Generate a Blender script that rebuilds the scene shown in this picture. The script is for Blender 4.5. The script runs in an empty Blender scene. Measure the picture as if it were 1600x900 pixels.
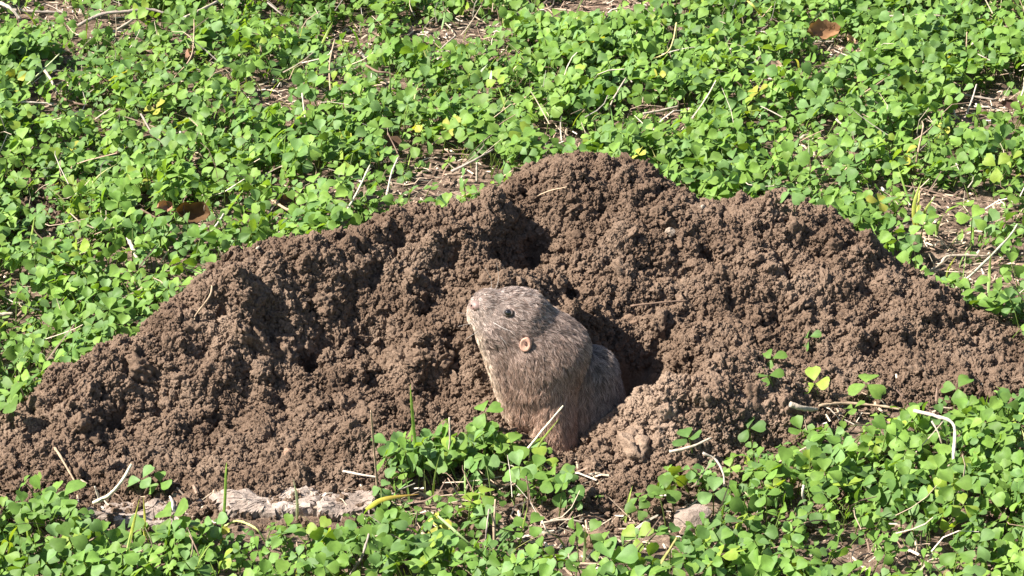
import bpy, math, random
import numpy as np
from mathutils import Vector, Matrix

# ------------------------------------------------------------------ camera, sky, sun, exposure
SC = bpy.context.scene
COL = SC.collection
PITCH = math.radians(25.0)
DIST = 2.0
FPX = 5000.0                                  # focal length in pixels of the 1600 wide photograph
CAM = np.array([0.0, -DIST * math.cos(PITCH), DIST * math.sin(PITCH)])
cam_data = bpy.data.cameras.new('camera')
cam = bpy.data.objects.new('camera', cam_data); COL.objects.link(cam)
cam.location = CAM
cam.rotation_euler = (math.pi / 2 - PITCH, 0, 0)
cam_data.sensor_width = 36.0
cam_data.lens = 36.0 * FPX / 1600.0
cam_data.clip_start = 0.05
cam_data.clip_end = 2000.0
SC.camera = cam

SUN_AZ = math.radians(-82)      # measured from -Y (towards the camera) to -X (left): sun behind the camera, left
SUN_EL = math.radians(46)
sun_dir = np.array([math.sin(SUN_AZ) * math.cos(SUN_EL), -math.cos(SUN_AZ) * math.cos(SUN_EL), math.sin(SUN_EL)])
W = bpy.data.worlds.new('World'); SC.world = W; W.use_nodes = True
nt = W.node_tree
sky = nt.nodes.new('ShaderNodeTexSky'); sky.sky_type = 'NISHITA'; sky.sun_disc = False
sky.sun_elevation = SUN_EL
sky.sun_rotation = math.atan2(sun_dir[0], sun_dir[1])
nt.links.new(sky.outputs[0], nt.nodes['Background'].inputs[0])
nt.nodes['Background'].inputs[1].default_value = 0.06
sl = bpy.data.lights.new('sun', 'SUN'); sl.energy = 5.0; sl.angle = math.radians(0.5); sl.color = (1.0, 0.95, 0.87)
so = bpy.data.objects.new('sun', sl); COL.objects.link(so)
so.rotation_euler = Vector(tuple(sun_dir)).to_track_quat('Z', 'Y').to_euler()
SC.view_settings.view_transform = 'Standard'
SC.view_settings.look = 'None'
SC.view_settings.gamma = 1.0
SC.view_settings.use_curve_mapping = False
SC.view_settings.exposure = 1.7

# ------------------------------------------------------------------ helpers
random.seed(7)
RNG = np.random.default_rng(11)
Fv = np.array([0, math.cos(PITCH), -math.sin(PITCH)])
Uv = np.array([0, math.sin(PITCH), math.cos(PITCH)])
Rv = np.array([1.0, 0, 0])

def ray(u, v):
    d = Fv + (u - 800.0) / FPX * Rv + (450.0 - v) / FPX * Uv
    return d / np.linalg.norm(d)
def onz(u, v, z=0.0):                         # photo position -> point at height z
    d = ray(u, v); return CAM + d * ((z - CAM[2]) / d[2])
def ony(u, v, y):                             # photo position -> point at depth y
    d = ray(u, v); return CAM + d * ((y - CAM[1]) / d[1])
def to_px(p):
    p = np.asarray(p, float) - CAM
    dep = p @ Fv
    return 800 + FPX * (p @ Rv) / dep, 450 - FPX * (p @ Uv) / dep

def hash2(ix, iy, seed):
    h = (ix.astype(np.int64) * 374761393 + iy.astype(np.int64) * 668265263 + seed * 974634221) & 0x7fffffff
    h = ((h ^ (h >> 13)) * 1274126177) & 0x7fffffff
    return ((h ^ (h >> 16)) & 0xffff) / 65535.0
def noise2(x, y, seed=0):
    x0 = np.floor(x); y0 = np.floor(y); fx = x - x0; fy = y - y0
    fx = fx * fx * (3 - 2 * fx); fy = fy * fy * (3 - 2 * fy)
    a = hash2(x0, y0, seed); b = hash2(x0 + 1, y0, seed); c = hash2(x0, y0 + 1, seed); d = hash2(x0 + 1, y0 + 1, seed)
    return (a + (b - a) * fx) * (1 - fy) + (c + (d - c) * fx) * fy - 0.5
def fbm(x, y, scale, octaves=4, seed=0):
    r = 0; a = 1.0
    x = np.asarray(x, float) / scale; y = np.asarray(y, float) / scale
    for k in range(octaves):
        r = r + a * noise2(x, y, seed + k * 17); a *= 0.5; x = x * 2.03 + 3.1; y = y * 2.03 + 7.7
    return r

def mesh_np(name, verts, faces, mat=None, smooth=True, tint=None):
    """verts (n,3); faces: (m,k) array or list of such arrays"""
    me = bpy.data.meshes.new(name)
    fl = faces if isinstance(faces, list) else [faces]
    fl = [np.asarray(f, np.int32) for f in fl if len(f)]
    verts = np.asarray(verts, np.float32)
    me.vertices.add(len(verts)); me.vertices.foreach_set('co', verts.ravel())
    li = np.concatenate([f.ravel() for f in fl])
    tot = np.concatenate([np.full(len(f), f.shape[1], np.int32) for f in fl])
    st = np.concatenate([[0], np.cumsum(tot)[:-1]]).astype(np.int32)
    me.loops.add(len(li)); me.loops.foreach_set('vertex_index', li)
    me.polygons.add(len(tot)); me.polygons.foreach_set('loop_start', st)
    me.polygons.foreach_set('use_smooth', np.full(len(tot), smooth, bool))
    me.update(calc_edges=True); me.validate()
    if tint is not None:
        at = me.attributes.new('tint', 'FLOAT_COLOR', 'POINT')
        t = np.ones((len(verts), 4), np.float32); t[:, :3] = tint
        at.data.foreach_set('color', t.ravel())
    if mat: me.materials.append(mat)
    return me
def obj(name, me, parent=None, loc=None):
    o = bpy.data.objects.new(name, me); COL.objects.link(o)
    if parent is not None: o.parent = parent
    if loc is not None: o.location = loc
    return o
def tag(o, label=None, cat=None, group=None, kind=None):
    if label: o['label'] = label
    if cat: o['category'] = cat
    if group: o['group'] = group
    if kind: o['kind'] = kind
    return o

class MB:                                      # collects pieces of one mesh
    def __init__(s): s.v = []; s.q = []; s.t = []; s.c = []; s.n = 0
    def add(s, v, quads=None, tris=None, tint=(1, 1, 1)):
        v = np.asarray(v, float)
        s.v.append(v); s.c.append(np.broadcast_to(np.asarray(tint, float), (len(v), 3)))
        if quads is not None and len(quads): s.q.append(np.asarray(quads) + s.n)
        if tris is not None and len(tris): s.t.append(np.asarray(tris) + s.n)
        s.n += len(v)
    def mesh(s, name, mat, smooth=True):
        f = []
        if s.q: f.append(np.concatenate(s.q))
        if s.t: f.append(np.concatenate(s.t))
        return mesh_np(name, np.concatenate(s.v), f, mat, smooth, np.concatenate(s.c))

def grid_quads(nr, nc, wrap=False):
    q = []
    for i in range(nr - 1):
        for j in range(nc if wrap else nc - 1):
            a = i * nc + j; b = i * nc + (j + 1) % nc
            q.append((a, b, b + nc, a + nc))
    return np.array(q)
def smooth_path(pts, n):
    pts = np.asarray(pts, float)
    if len(pts) < 3: 
        t = np.linspace(0, 1, n)[:, None]; return pts[0] * (1 - t) + pts[-1] * t
    P = np.vstack([2 * pts[0] - pts[1], pts, 2 * pts[-1] - pts[-2]])
    out = []
    for t in np.linspace(0, len(pts) - 1 - 1e-6, n):
        i = int(t); f = t - i; a, b, c, d = P[i:i + 4]
        out.append(0.5 * (2 * b + (c - a) * f + (2 * a - 5 * b + 4 * c - d) * f * f + (3 * b - a - 3 * c + d) * f ** 3))
    return np.array(out)
def tube(mb, pts, r0, r1=None, sides=7, n=12, wob=0.15, tint=(1, 1, 1), seed=0, flat=1.0):
    rg = np.random.default_rng(seed)
    p = smooth_path(pts, n); r1 = r0 if r1 is None else r1
    t = np.gradient(p, axis=0); t /= np.linalg.norm(t, axis=1)[:, None] + 1e-12
    up = np.array([0.13, 0.2, 1.0]); a = np.cross(t, up); a /= np.linalg.norm(a, axis=1)[:, None]; b = np.cross(a, t)
    rr = np.linspace(r0, r1, n) * (1 + wob * rg.standard_normal(n))
    ang = np.linspace(0, 2 * math.pi, sides, endpoint=False)
    ring = (np.cos(ang)[None, :, None] * a[:, None] + flat * np.sin(ang)[None, :, None] * b[:, None]) * rr[:, None, None]
    ring *= (1 + 0.12 * rg.standard_normal((n, sides)))[:, :, None] if sides > 4 else 1
    v = (p[:, None] + ring).reshape(-1, 3)
    v = np.vstack([v, p[0], p[-1]]); m = n * sides
    tr = [(m, (j + 1) % sides, j) for j in range(sides)] + [(m + 1, m - sides + j, m - sides + (j + 1) % sides) for j in range(sides)]
    q = grid_quads(n, sides, True)
    mb.add(v, q, tr, tint)

# ------------------------------------------------------------------ materials
def new_mat(name):
    m = bpy.data.materials.new(name); m.use_nodes = True
    return m, m.node_tree, m.node_tree.nodes, m.node_tree.links
def N(nodes, typ, **kw):
    n = nodes.new(typ)
    for k, v in kw.items():
        if k in n.inputs: n.inputs[k].default_value = v
        else: setattr(n, k, v)
    return n
def ramp(nodes, stops):
    r = nodes.new('ShaderNodeValToRGB')
    e = r.color_ramp.elements
    while len(e) < len(stops): e.new(0.5)
    for k, (p, c) in enumerate(stops):
        e[k].position = p; e[k].color = (*c, 1)
    return r

def earth_mat(name, c0, c1, c2, scale=400.0, dry=None):
    m, t, n, l = new_mat(name); b = n['Principled BSDF']; b.inputs['Roughness'].default_value = 0.95
    b.inputs['Specular IOR Level'].default_value = 0.12
    tc = N(n, 'ShaderNodeNewGeometry')
    big = N(n, 'ShaderNodeTexNoise', Scale=28.0, Detail=4.0); l.new(tc.outputs['Position'], big.inputs['Vector'])
    fin = N(n, 'ShaderNodeTexNoise', Scale=scale, Detail=5.0, Roughness=0.7); l.new(tc.outputs['Position'], fin.inputs['Vector'])
    r = ramp(n, [(0.28, c0), (0.5, c1), (0.74, c2)])
    mx = N(n, 'ShaderNodeMath', operation='MULTIPLY_ADD'); mx.inputs[1].default_value = 0.55
    l.new(big.outputs[0], mx.inputs[0])
    m2 = N(n, 'ShaderNodeMath', operation='MULTIPLY'); m2.inputs[1].default_value = 0.45
    l.new(fin.outputs[0], m2.inputs[0]); l.new(m2.outputs[0], mx.inputs[2])
    l.new(mx.outputs[0], r.inputs[0])
    if dry:
        at = N(n, 'ShaderNodeAttribute', attribute_name='dry', attribute_type=dry)
        ex = N(n, 'ShaderNodeVectorMath', operation='MULTIPLY_ADD'); ex.inputs[1].default_value = (0.62, 0.68, 0.74); ex.inputs[2].default_value = (1, 1, 1)
        cv = N(n, 'ShaderNodeCombineXYZ'); [l.new(at.outputs['Fac'], cv.inputs[i]) for i in range(3)]
        l.new(cv.outputs[0], ex.inputs[0])
        mm = N(n, 'ShaderNodeVectorMath', operation='MULTIPLY'); l.new(r.outputs[0], mm.inputs[0]); l.new(ex.outputs[0], mm.inputs[1]); l.new(mm.outputs[0], b.inputs['Base Color'])
    else: l.new(r.outputs[0], b.inputs['Base Color'])
    bp = N(n, 'ShaderNodeBump', Strength=1.0, Distance=0.0016); l.new(fin.outputs[0], bp.inputs['Height']); l.new(bp.outputs[0], b.inputs['Normal'])
    return m
M_SOIL = earth_mat('dug_soil', (0.074, 0.046, 0.030), (0.154, 0.103, 0.071), (0.252, 0.182, 0.132), 800, 'GEOMETRY')
M_CRUMB = earth_mat('soil_crumb', (0.074, 0.046, 0.030), (0.154, 0.103, 0.071), (0.252, 0.182, 0.132), 800, 'INSTANCER')
M_STONE = earth_mat('pale_stone', (0.13, 0.095, 0.075), (0.25, 0.195, 0.16), (0.36, 0.30, 0.255), 350)
M_SLAB = earth_mat('weathered_slab', (0.10, 0.072, 0.055), (0.26, 0.205, 0.17), (0.42, 0.36, 0.31), 220)
M_PEBBLE = earth_mat('tan_pebble', (0.20, 0.12, 0.08), (0.28, 0.175, 0.12), (0.34, 0.23, 0.16), 500)
M_PALEPEB = earth_mat('cream_pebble', (0.24, 0.18, 0.13), (0.34, 0.27, 0.21), (0.42, 0.35, 0.28), 500)
M_CLOD = earth_mat('clay_clod', (0.12, 0.075, 0.05), (0.19, 0.125, 0.085), (0.25, 0.17, 0.12), 600)

def ground_mat():
    m, t, n, l = new_mat('litter_ground'); b = n['Principled BSDF']; b.inputs['Roughness'].default_value = 0.95
    b.inputs['Specular IOR Level'].default_value = 0.1
    g = N(n, 'ShaderNodeNewGeometry')
    a = N(n, 'ShaderNodeTexNoise', Scale=130.0, Detail=6.0, Roughness=0.75); l.new(g.outputs['Position'], a.inputs['Vector'])
    c = N(n, 'ShaderNodeTexVoronoi', Scale=330.0); l.new(g.outputs['Position'], c.inputs['Vector'])
    r = ramp(n, [(0.32, (0.05, 0.032, 0.023)), (0.5, (0.135, 0.092, 0.066)), (0.68, (0.28, 0.205, 0.15))]); l.new(a.outputs[0], r.inputs[0])
    mx = N(n, 'ShaderNodeMix', data_type='RGBA', blend_type='OVERLAY'); mx.inputs[0].default_value = 0.45
    l.new(r.outputs[0], mx.inputs[6]); bw = N(n, 'ShaderNodeRGBToBW'); l.new(c.outputs['Color'], bw.inputs[0]); l.new(bw.outputs[0], mx.inputs[7])
    hs = mx
    far = N(n, 'ShaderNodeVectorMath', operation='LENGTH'); l.new(g.outputs['Position'], far.inputs[0])
    mr = N(n, 'ShaderNodeMapRange'); mr.inputs[1].default_value = 1.9; mr.inputs[2].default_value = 3.0; l.new(far.outputs['Value'], mr.inputs[0])
    gr = ramp(n, [(0.35, (0.03, 0.05, 0.015)), (0.55, (0.07, 0.15, 0.03)), (0.75, (0.12, 0.22, 0.05))]); l.new(a.outputs[0], gr.inputs[0])
    m3 = N(n, 'ShaderNodeMix', data_type='RGBA'); l.new(mr.outputs[0], m3.inputs[0]); l.new(hs.outputs[2], m3.inputs[6]); l.new(gr.outputs[0], m3.inputs[7])
    l.new(m3.outputs[2], b.inputs['Base Color'])
    bp = N(n, 'ShaderNodeBump', Strength=1.0, Distance=0.004); l.new(a.outputs[0], bp.inputs['Height']); l.new(bp.outputs[0], b.inputs['Normal'])
    return m
M_GROUND = ground_mat()

def leaf_mat(name, trans=0.35, rough=0.42, spec=0.35, vein=True):
    """colour comes from the tint attribute of each leaf"""
    m, t, n, l = new_mat(name); b = n['Principled BSDF']; out = n['Material Output']
    b.inputs['Roughness'].default_value = rough; b.inputs['Specular IOR Level'].default_value = spec
    at = N(n, 'ShaderNodeAttribute', attribute_name='tint')
    g = N(n, 'ShaderNodeNewGeometry')
    no = N(n, 'ShaderNodeTexNoise', Scale=260.0, Detail=3.0); l.new(g.outputs['Position'], no.inputs['Vector'])
    mr = N(n, 'ShaderNodeMapRange'); mr.inputs[1].default_value = 0.3; mr.inputs[2].default_value = 0.7; mr.inputs[3].default_value = 0.82; mr.inputs[4].default_value = 1.16
    l.new(no.outputs[0], mr.inputs[0])
    mu = N(n, 'ShaderNodeVectorMath', operation='SCALE'); l.new(at.outputs['Color'], mu.inputs[0]); l.new(mr.outputs[0], mu.inputs['Scale'])
    l.new(mu.outputs[0], b.inputs['Base Color'])
    tr = N(n, 'ShaderNodeBsdfTranslucent')
    tw = N(n, 'ShaderNodeVectorMath', operation='MULTIPLY'); tw.inputs[1].default_value = (1.25, 1.2, 0.35)
    l.new(mu.outputs[0], tw.inputs[0]); l.new(tw.outputs[0], tr.inputs['Color'])
    ms = N(n, 'ShaderNodeMixShader'); ms.inputs[0].default_value = trans
    l.new(b.outputs[0], ms.inputs[1]); l.new(tr.outputs[0], ms.inputs[2]); l.new(ms.outputs[0], out.inputs[0])
    return m
M_LEAF = leaf_mat('clover_green', 0.42, 0.55, 0.25)
M_GRASS = leaf_mat('grass_green', 0.35, 0.5, 0.3)
M_DRYLEAF = leaf_mat('dead_leaf', 0.15, 0.8, 0.15)

def straw_mat():
    m, t, n, l = new_mat('dry_straw'); b = n['Principled BSDF']; b.inputs['Roughness'].default_value = 0.75
    b.inputs['Specular IOR Level'].default_value = 0.25
    at = N(n, 'ShaderNodeAttribute', attribute_name='tint'); g = N(n, 'ShaderNodeNewGeometry')
    no = N(n, 'ShaderNodeTexNoise', Scale=420.0, Detail=4.0, Roughness=0.7); l.new(g.outputs['Position'], no.inputs['Vector'])
    mr = N(n, 'ShaderNodeMapRange'); mr.inputs[1].default_value = 0.3; mr.inputs[2].default_value = 0.7; mr.inputs[3].default_value = 0.6; mr.inputs[4].default_value = 1.15
    l.new(no.outputs[0], mr.inputs[0])
    mu = N(n, 'ShaderNodeVectorMath', operation='SCALE'); l.new(at.outputs['Color'], mu.inputs[0]); l.new(mr.outputs[0], mu.inputs['Scale'])
    l.new(mu.outputs[0], b.inputs['Base Color'])
    bp = N(n, 'ShaderNodeBump', Strength=0.5, Distance=0.0006); l.new(no.outputs[0], bp.inputs['Height']); l.new(bp.outputs[0], b.inputs['Normal'])
    return m
M_STRAW = straw_mat()

# ------------------------------------------------------------------ the ground and the dug mound
ctrl = []
def cp(u, v, y): ctrl.append(tuple(ony(u, v, y)))
ridge = [(0, 668, -.200), (100, 592, -.172), (200, 520, -.150), (300, 455, -.125), (385, 396, -.095), (480, 380, -.075), (600, 352, -.05),
         (700, 335, -.03), (760, 305, -.012), (800, 277, .005), (870, 252, .02), (960, 246, .028), (1030, 264, .025), (1090, 300, .012), (1130, 316, .004),
         (1200, 316, .0), (1270, 334, -.006), (1340, 368, -.018), (1400, 408, -.032), (1470, 457, -.048), (1540, 502, -.064), (1600, 537, -.078)]
ridge = [(u, v + np.interp(u, [0, 300, 385, 700, 800, 900, 1030, 1090, 1130, 1200, 1400, 1600], [4, 14, 18, 16, 26, 34, 30, 30, 26, 14, 10, 6]), y) for u, v, y in ridge]
for u, v, y in ridge:
    p = ony(u, v, y); h = max(p[2], 0.004); ctrl.append(tuple(p))
    ctrl.append((p[0], y + 0.25 * h + 0.004, h * 0.93)); ctrl.append((p[0] - .002, y + 1.1 * h + .006, h * 0.45)); ctrl.append((p[0], y + 1.9 * h + .01, -0.004)); ctrl.append((p[0], y + 3.2 * h + .04, -0.01))
for u, v in [(0, 760), (90, 768), (200, 768), (300, 772), (400, 768), (500, 760), (570, 748), (620, 720), (690, 706), (760, 700), (830, 706),
             (920, 752), (980, 775), (1040, 740), (1100, 712), (1170, 695), (1240, 680), (1290, 655), (1330, 625), (1400, 618), (1500, 610), (1600, 604)]:
    p = onz(u, v, 0.0); ctrl.append(tuple(p)); ctrl.append((p[0], p[1] - 0.03, -0.008))
for c in [(400, 560, -.155), (300, 620, -.18), (200, 650, -.195), (520, 520, -.125), (620, 600, -.16), (700, 560, -.13), (740, 640, -.172), (650, 450, -.09), (450, 460, -.115), (760, 470, -.10),
          (1000, 350, -.02), (1000, 450, -.06), (1000, 540, -.10), (900, 400, -.045), (850, 330, -.014), (1200, 450, -.062), (1200, 380, -.03), (1400, 500, -.085), (1320, 430, -.045),
          (1500, 550, -.095), (1250, 560, -.11), (1120, 520, -.092), (950, 690, -.212), (975, 662, -.206), (1005, 634, -.200), (890, 712, -.205), (860, 705, -.20), (1040, 598, -.188), (1100, 574, -.178), (1180, 586, -.174), (990, 705, -.228),
          (1080, 640, -.205), (1160, 632, -.198), (1230, 634, -.19), (1110, 560, -.125), (500, 640, -.185), (400, 680, -.205)]:
    cp(*c)
ctrl += [(-.36, -.22, .0), (-.42, -.2, -.008), (-.36, -.12, -.01), (-.36, -.3, -.01), (.36, -.10, .004), (.36, -.04, -.008), (.42, -.1, -.01), (.36, -.17, -.01)]
ctrl = np.array(ctrl)
def tps(a, b):
    d2 = ((a[:, None, :] - b[None]) ** 2).sum(-1) * 100 + 1e-12
    return 0.5 * d2 * np.log(d2)
nC = len(ctrl)
Phi = np.zeros((nC + 3, nC + 3)); Phi[:nC, :nC] = tps(ctrl[:, :2], ctrl[:, :2]) + 2e-3 * np.eye(nC)
Phi[:nC, nC] = 1; Phi[:nC, nC + 1:] = ctrl[:, :2]; Phi[nC:, :nC] = Phi[:nC, nC:].T
wts = np.linalg.solve(Phi, np.concatenate([ctrl[:, 2], np.zeros(3)]))
HOLE = (0.068, -0.145)
dips = [(850, 335, -.014, .019, .018), (815, 375, -.034, .016, .016), (445, 525, -.13, .018, .019), (785, 420, -.055, .019, .019), (500, 550, -.14, .013, .015), (775, 315, -.018, -.010, .014), (735, 385, -.05, -.008, .015), (365, 468, -.12, -.008, .017), (690, 470, -.095, .010, .016), (1003, 592, -.125, .045, .016), (1020, 590, -.127, .022, .012), (918, 545, -.118, -.036, .016), (835, 385, -.036, .012, .030), (560, 530, -.13, .008, .028), (1065, 572, -.135, .013, .015), (1120, 562, -.132, .009, .014), (950, 330, -.005, .008, .012), (880, 440, -.06, .008, .012), (570, 490, -.105, .013, .017), (360, 470, -.125, -.006, .016), (900, 500, -.09, .007, .014),  # hidden bump behind the gopher is added to shade the burrow wall
        (1390, 400, -.035, .009, .016), (1370, 470, -.07, .006, .013), (690, 600, -.16, .009, .016), (600, 500, -.12, .007, .013), (930, 300, .0, .006, .013), (720, 440, -.08, .008, .012),
        (1010, 540, -.105, .006, .013), (660, 575, -.145, -.009, .014), (250, 600, -.175, .006, .016), (880, 265, .015, -.004, .012)]
def mound_h(x, y, fine=True):
    pts = np.stack([x, y], -1).reshape(-1, 2); out = np.zeros(len(pts))
    for i in range(0, len(pts), 20000):
        out[i:i + 20000] = tps(pts[i:i + 20000], ctrl[:, :2]) @ wts[:nC] + wts[nC] + pts[i:i + 20000] @ wts[nC + 1:]
    z = np.clip(out.reshape(x.shape), -0.012, 0.12)
    lim = np.clip((0.50 - np.abs(x)) / 0.1, 0, 1) * np.clip((0.23 - y) / 0.06, 0, 1) * np.clip((y + 0.36) / 0.05, 0, 1)
    z = z * lim - 0.012 * (1 - lim)
    on = np.clip((z + 0.004) / 0.014, 0, 1)
    for u, v, yy, dep, rad in dips:
        c = ony(u, v, yy); z = z - dep * np.exp(-((x - c[0]) ** 2 + (y - c[1]) ** 2) / rad ** 2) * on
    z = z + on * (0.013 * fbm(x, y, 0.036, 2, 5) + 0.011 * fbm(x, y, 0.012, 2, 9))
    z = z - on * 0.036 * np.clip(fbm(x, y, 0.017, 3, 123) - 0.24, 0, 0.4)
    if fine: z = z + (0.3 + 0.7 * on) * 0.0042 * fbm(x, y, 0.0055, 2, 21)
    d = np.sqrt(((x - HOLE[0]) / 0.044) ** 2 + ((y - HOLE[1]) / 0.039) ** 2) + 0.18 * fbm(x, y, 0.012, 2, 33)
    z = z - 0.095 * (1 / (1 + np.exp((d - 0.9) * 12)))
    return z

def ground_z(x, y):
    r = np.hypot(x, y)
    z = 0.008 * fbm(x, y, 0.11, 3, 3) * np.clip(2.5 - r, 0, 1) - 0.001
    d = np.sqrt(((x - HOLE[0]) / 0.075) ** 2 + ((y - HOLE[1]) / 0.06) ** 2)
    return z - 0.13 * np.clip(1.4 - d, 0, 1) ** 1.0 * (d < 1.4)
def axis(lo, hi, step, far):
    a = list(np.arange(lo, hi + 1e-9, step)); s = step
    left, right = [], []
    x = lo
    while x > -far: s *= 1.35; x -= s; left.append(x)
    s = step; x = hi
    while x < far: s *= 1.35; x += s; right.append(x)
    return np.array(left[::-1] + a + right)
gx = axis(-0.6, 0.6, 0.006, 400); gy = axis(-0.55, 0.75, 0.006, 400)
X, Y = np.meshgrid(gx, gy)
nr, nc = X.shape
idx = np.arange(nr * nc).reshape(nr, nc)
q = np.stack([idx[:-1, :-1], idx[:-1, 1:], idx[1:, 1:], idx[1:, :-1]], -1).reshape(-1, 4)
tag(obj('ground', mesh_np('ground', np.stack([X, Y, ground_z(X, Y)], -1).reshape(-1, 3), q, M_GROUND)), kind='structure')

mx_ = np.arange(-0.46, 0.46, 0.0016); my_ = np.arange(-0.33, 0.22, 0.0016)
MX, MY = np.meshgrid(mx_, my_)
MZ = mound_h(MX, MY)
keep = MZ > -0.0105
keep |= (np.hypot(MX - HOLE[0], MY - HOLE[1]) < 0.09)
nr, nc = MX.shape
idx = np.arange(nr * nc).reshape(nr, nc)
q = np.stack([idx[:-1, :-1], idx[:-1, 1:], idx[1:, 1:], idx[1:, :-1]], -1).reshape(-1, 4)
kq = keep.ravel()[q].all(1); q = q[kq]
used = np.unique(q); remap = -np.ones(nr * nc, np.int64); remap[used] = np.arange(len(used))
MV = np.stack([MX, MY, MZ], -1).reshape(-1, 3)
jit = (RNG.random((len(used), 3)) - 0.5) * [0.0012, 0.0012, 0.0006]
mound = obj('soil_mound', mesh_np('soil_mound', MV[used] + jit - np.array([0, 0, 0.0015]), remap[q], M_SOIL))
tag(mound, 'crescent mound of freshly dug crumbly brown soil around the burrow', 'soil mound')

def dryness(x, y):                             # pale crusted soil: the small front heap and patches on the outer slopes
    w = np.zeros_like(x)
    for u, v, yy, rx, ry, a in [(1000, 690, -.205, .038, .024, .9), (1090, 620, -.185, .036, .024, .9), (1190, 630, -.185, .028, .02, .75), (960, 730, -.225, .028, .018, .75), (130, 640, -.19, .06, .03, .35), (260, 520, -.15, .05, .02, .35),
                                (1230, 420, -.05, .06, .03, .28), (1180, 350, -.015, .035, .015, .3), (400, 480, -.12, .05, .02, .2), (650, 570, -.14, .03, .015, .25)]:
        c = ony(u, v, yy); w = np.maximum(w, a * np.exp(-((x - c[0]) / rx) ** 2 - ((y - c[1]) / ry) ** 2))
    return np.clip(w * (1.1 + 1.2 * fbm(x, y, .02, 2, 55)) + 0.10 * fbm(x, y, .05, 2, 56), 0, 1)
da = mound.data.attributes.new('dry', 'FLOAT', 'POINT')
co = np.zeros(len(mound.data.vertices) * 3, np.float32); mound.data.vertices.foreach_get('co', co); co = co.reshape(-1, 3)
da.data.foreach_set('value', dryness(co[:, 0].astype(float), co[:, 1].astype(float)).astype(np.float32))
# height lookup
def hz(x, y):
    x = np.asarray(x, float); y = np.asarray(y, float)
    i = np.clip(((y + 0.33) / 0.0016).astype(int), 0, nr - 1); j = np.clip(((x + 0.46) / 0.0016).astype(int), 0, nc - 1)
    inside = (x > -.46) & (x < .458) & (y > -.33) & (y < .218)
    return np.where(inside, MZ[i, j], -0.012)
def surf(x, y): return np.maximum(hz(x, y), ground_z(np.asarray(x, float), np.asarray(y, float)))

# crumbs of soil: far too many to count, one part of the mound
def crumb_tree(mat):
    t = bpy.data.node_groups.new('soil_crumbs', 'GeometryNodeTree')
    t.interface.new_socket('Geometry', in_out='INPUT', socket_type='NodeSocketGeometry')
    t.interface.new_socket('Geometry', in_out='OUTPUT', socket_type='NodeSocketGeometry')
    n, l = t.nodes, t.links
    gi = n.new('NodeGroupInput'); go = n.new('NodeGroupOutput')
    g2i = n.new('GeometryNodeGeometryToInstance')
    for k in range(9):
        ico = n.new('GeometryNodeMeshIcoSphere'); ico.inputs['Subdivisions'].default_value = 4; ico.inputs['Radius'].default_value = 1.0
        sp = n.new('GeometryNodeSetPosition')
        pos = n.new('GeometryNodeInputPosition')
        ad = n.new('ShaderNodeVectorMath'); ad.operation = 'ADD'; ad.inputs[1].default_value = (k * 13.7, k * 5.3, k * 9.1)
        l.new(pos.outputs[0], ad.inputs[0])
        no = n.new('ShaderNodeTexNoise'); no.inputs['Scale'].default_value = 1.15; no.inputs['Detail'].default_value = 5.0; no.inputs['Roughness'].default_value = 0.68
        l.new(ad.outputs[0], no.inputs['Vector'])
        mr = n.new('ShaderNodeMapRange'); mr.inputs[1].default_value = 0.25; mr.inputs[2].default_value = 0.75; mr.inputs[3].default_value = 0.05; mr.inputs[4].default_value = 1.9
        l.new(no.outputs[0], mr.inputs[0])
        sc = n.new('ShaderNodeVectorMath'); sc.operation = 'SCALE'; l.new(pos.outputs[0], sc.inputs[0]); l.new(mr.outputs[0], sc.inputs['Scale'])
        l.new(ico.outputs[0], sp.inputs['Geometry']); l.new(sc.outputs[0], sp.inputs['Position'])
        sm = n.new('GeometryNodeSetShadeSmooth'); l.new(sp.outputs[0], sm.inputs[0])
        st = n.new('GeometryNodeSetMaterial'); st.inputs['Material'].default_value = mat; l.new(sm.outputs[0], st.inputs[0])
        l.new(st.outputs[0], g2i.inputs[0])
    iop = n.new('GeometryNodeInstanceOnPoints'); iop.inputs['Pick Instance'].default_value = True
    l.new(gi.outputs[0], iop.inputs['Points']); l.new(g2i.outputs[0], iop.inputs['Instance'])
    def attr(nm, typ):
        a = n.new('GeometryNodeInputNamedAttribute'); a.data_type = typ; a.inputs['Name'].default_value = nm; return a.outputs['Attribute']
    l.new(attr('pick', 'INT'), iop.inputs['Instance Index'])
    l.new(attr('rot', 'FLOAT_VECTOR'), iop.inputs['Rotation'])
    l.new(attr('size', 'FLOAT_VECTOR'), iop.inputs['Scale'])
    l.new(iop.outputs[0], go.inputs[0])
    return t
NCR = 130000
cxs = RNG.uniform(-0.44, 0.44, NCR * 4); cys = RNG.uniform(-0.31, 0.2, NCR * 4)
hh = hz(cxs, cys)
okc = (hh > -0.001) | ((hh > -0.007) & (RNG.random(len(hh)) < 0.22)) | ((hh > -0.0125) & (np.abs(cxs) < .36) & (cys < -.2) & (RNG.random(len(hh)) < 0.05)) | ((hh < -.02) & (np.hypot(cxs - HOLE[0], cys - HOLE[1]) < .06) & (RNG.random(len(hh)) < .5))
cxs, cys, hh = cxs[okc][:NCR], cys[okc][:NCR], hh[okc][:NCR]
n_ = len(cxs)
clump = fbm(cxs, cys, 0.03, 2, 77)
cr = np.exp(RNG.normal(math.log(0.00115), 0.38, n_) + 0.35 * clump); cr = np.clip(cr, 0.0007, 0.0042)
big = RNG.random(n_) < 0.014; cr[big] *= RNG.uniform(1.4, 2.2, big.sum())
pm = bpy.data.meshes.new('soil_crumbs'); pm.vertices.add(n_)
zz = np.maximum(hh, ground_z(cxs, cys)) + RNG.uniform(-0.0022, 0.0030, n_)
pm.vertices.foreach_set('co', np.stack([cxs, cys, zz], -1).astype(np.float32).ravel())
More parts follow.
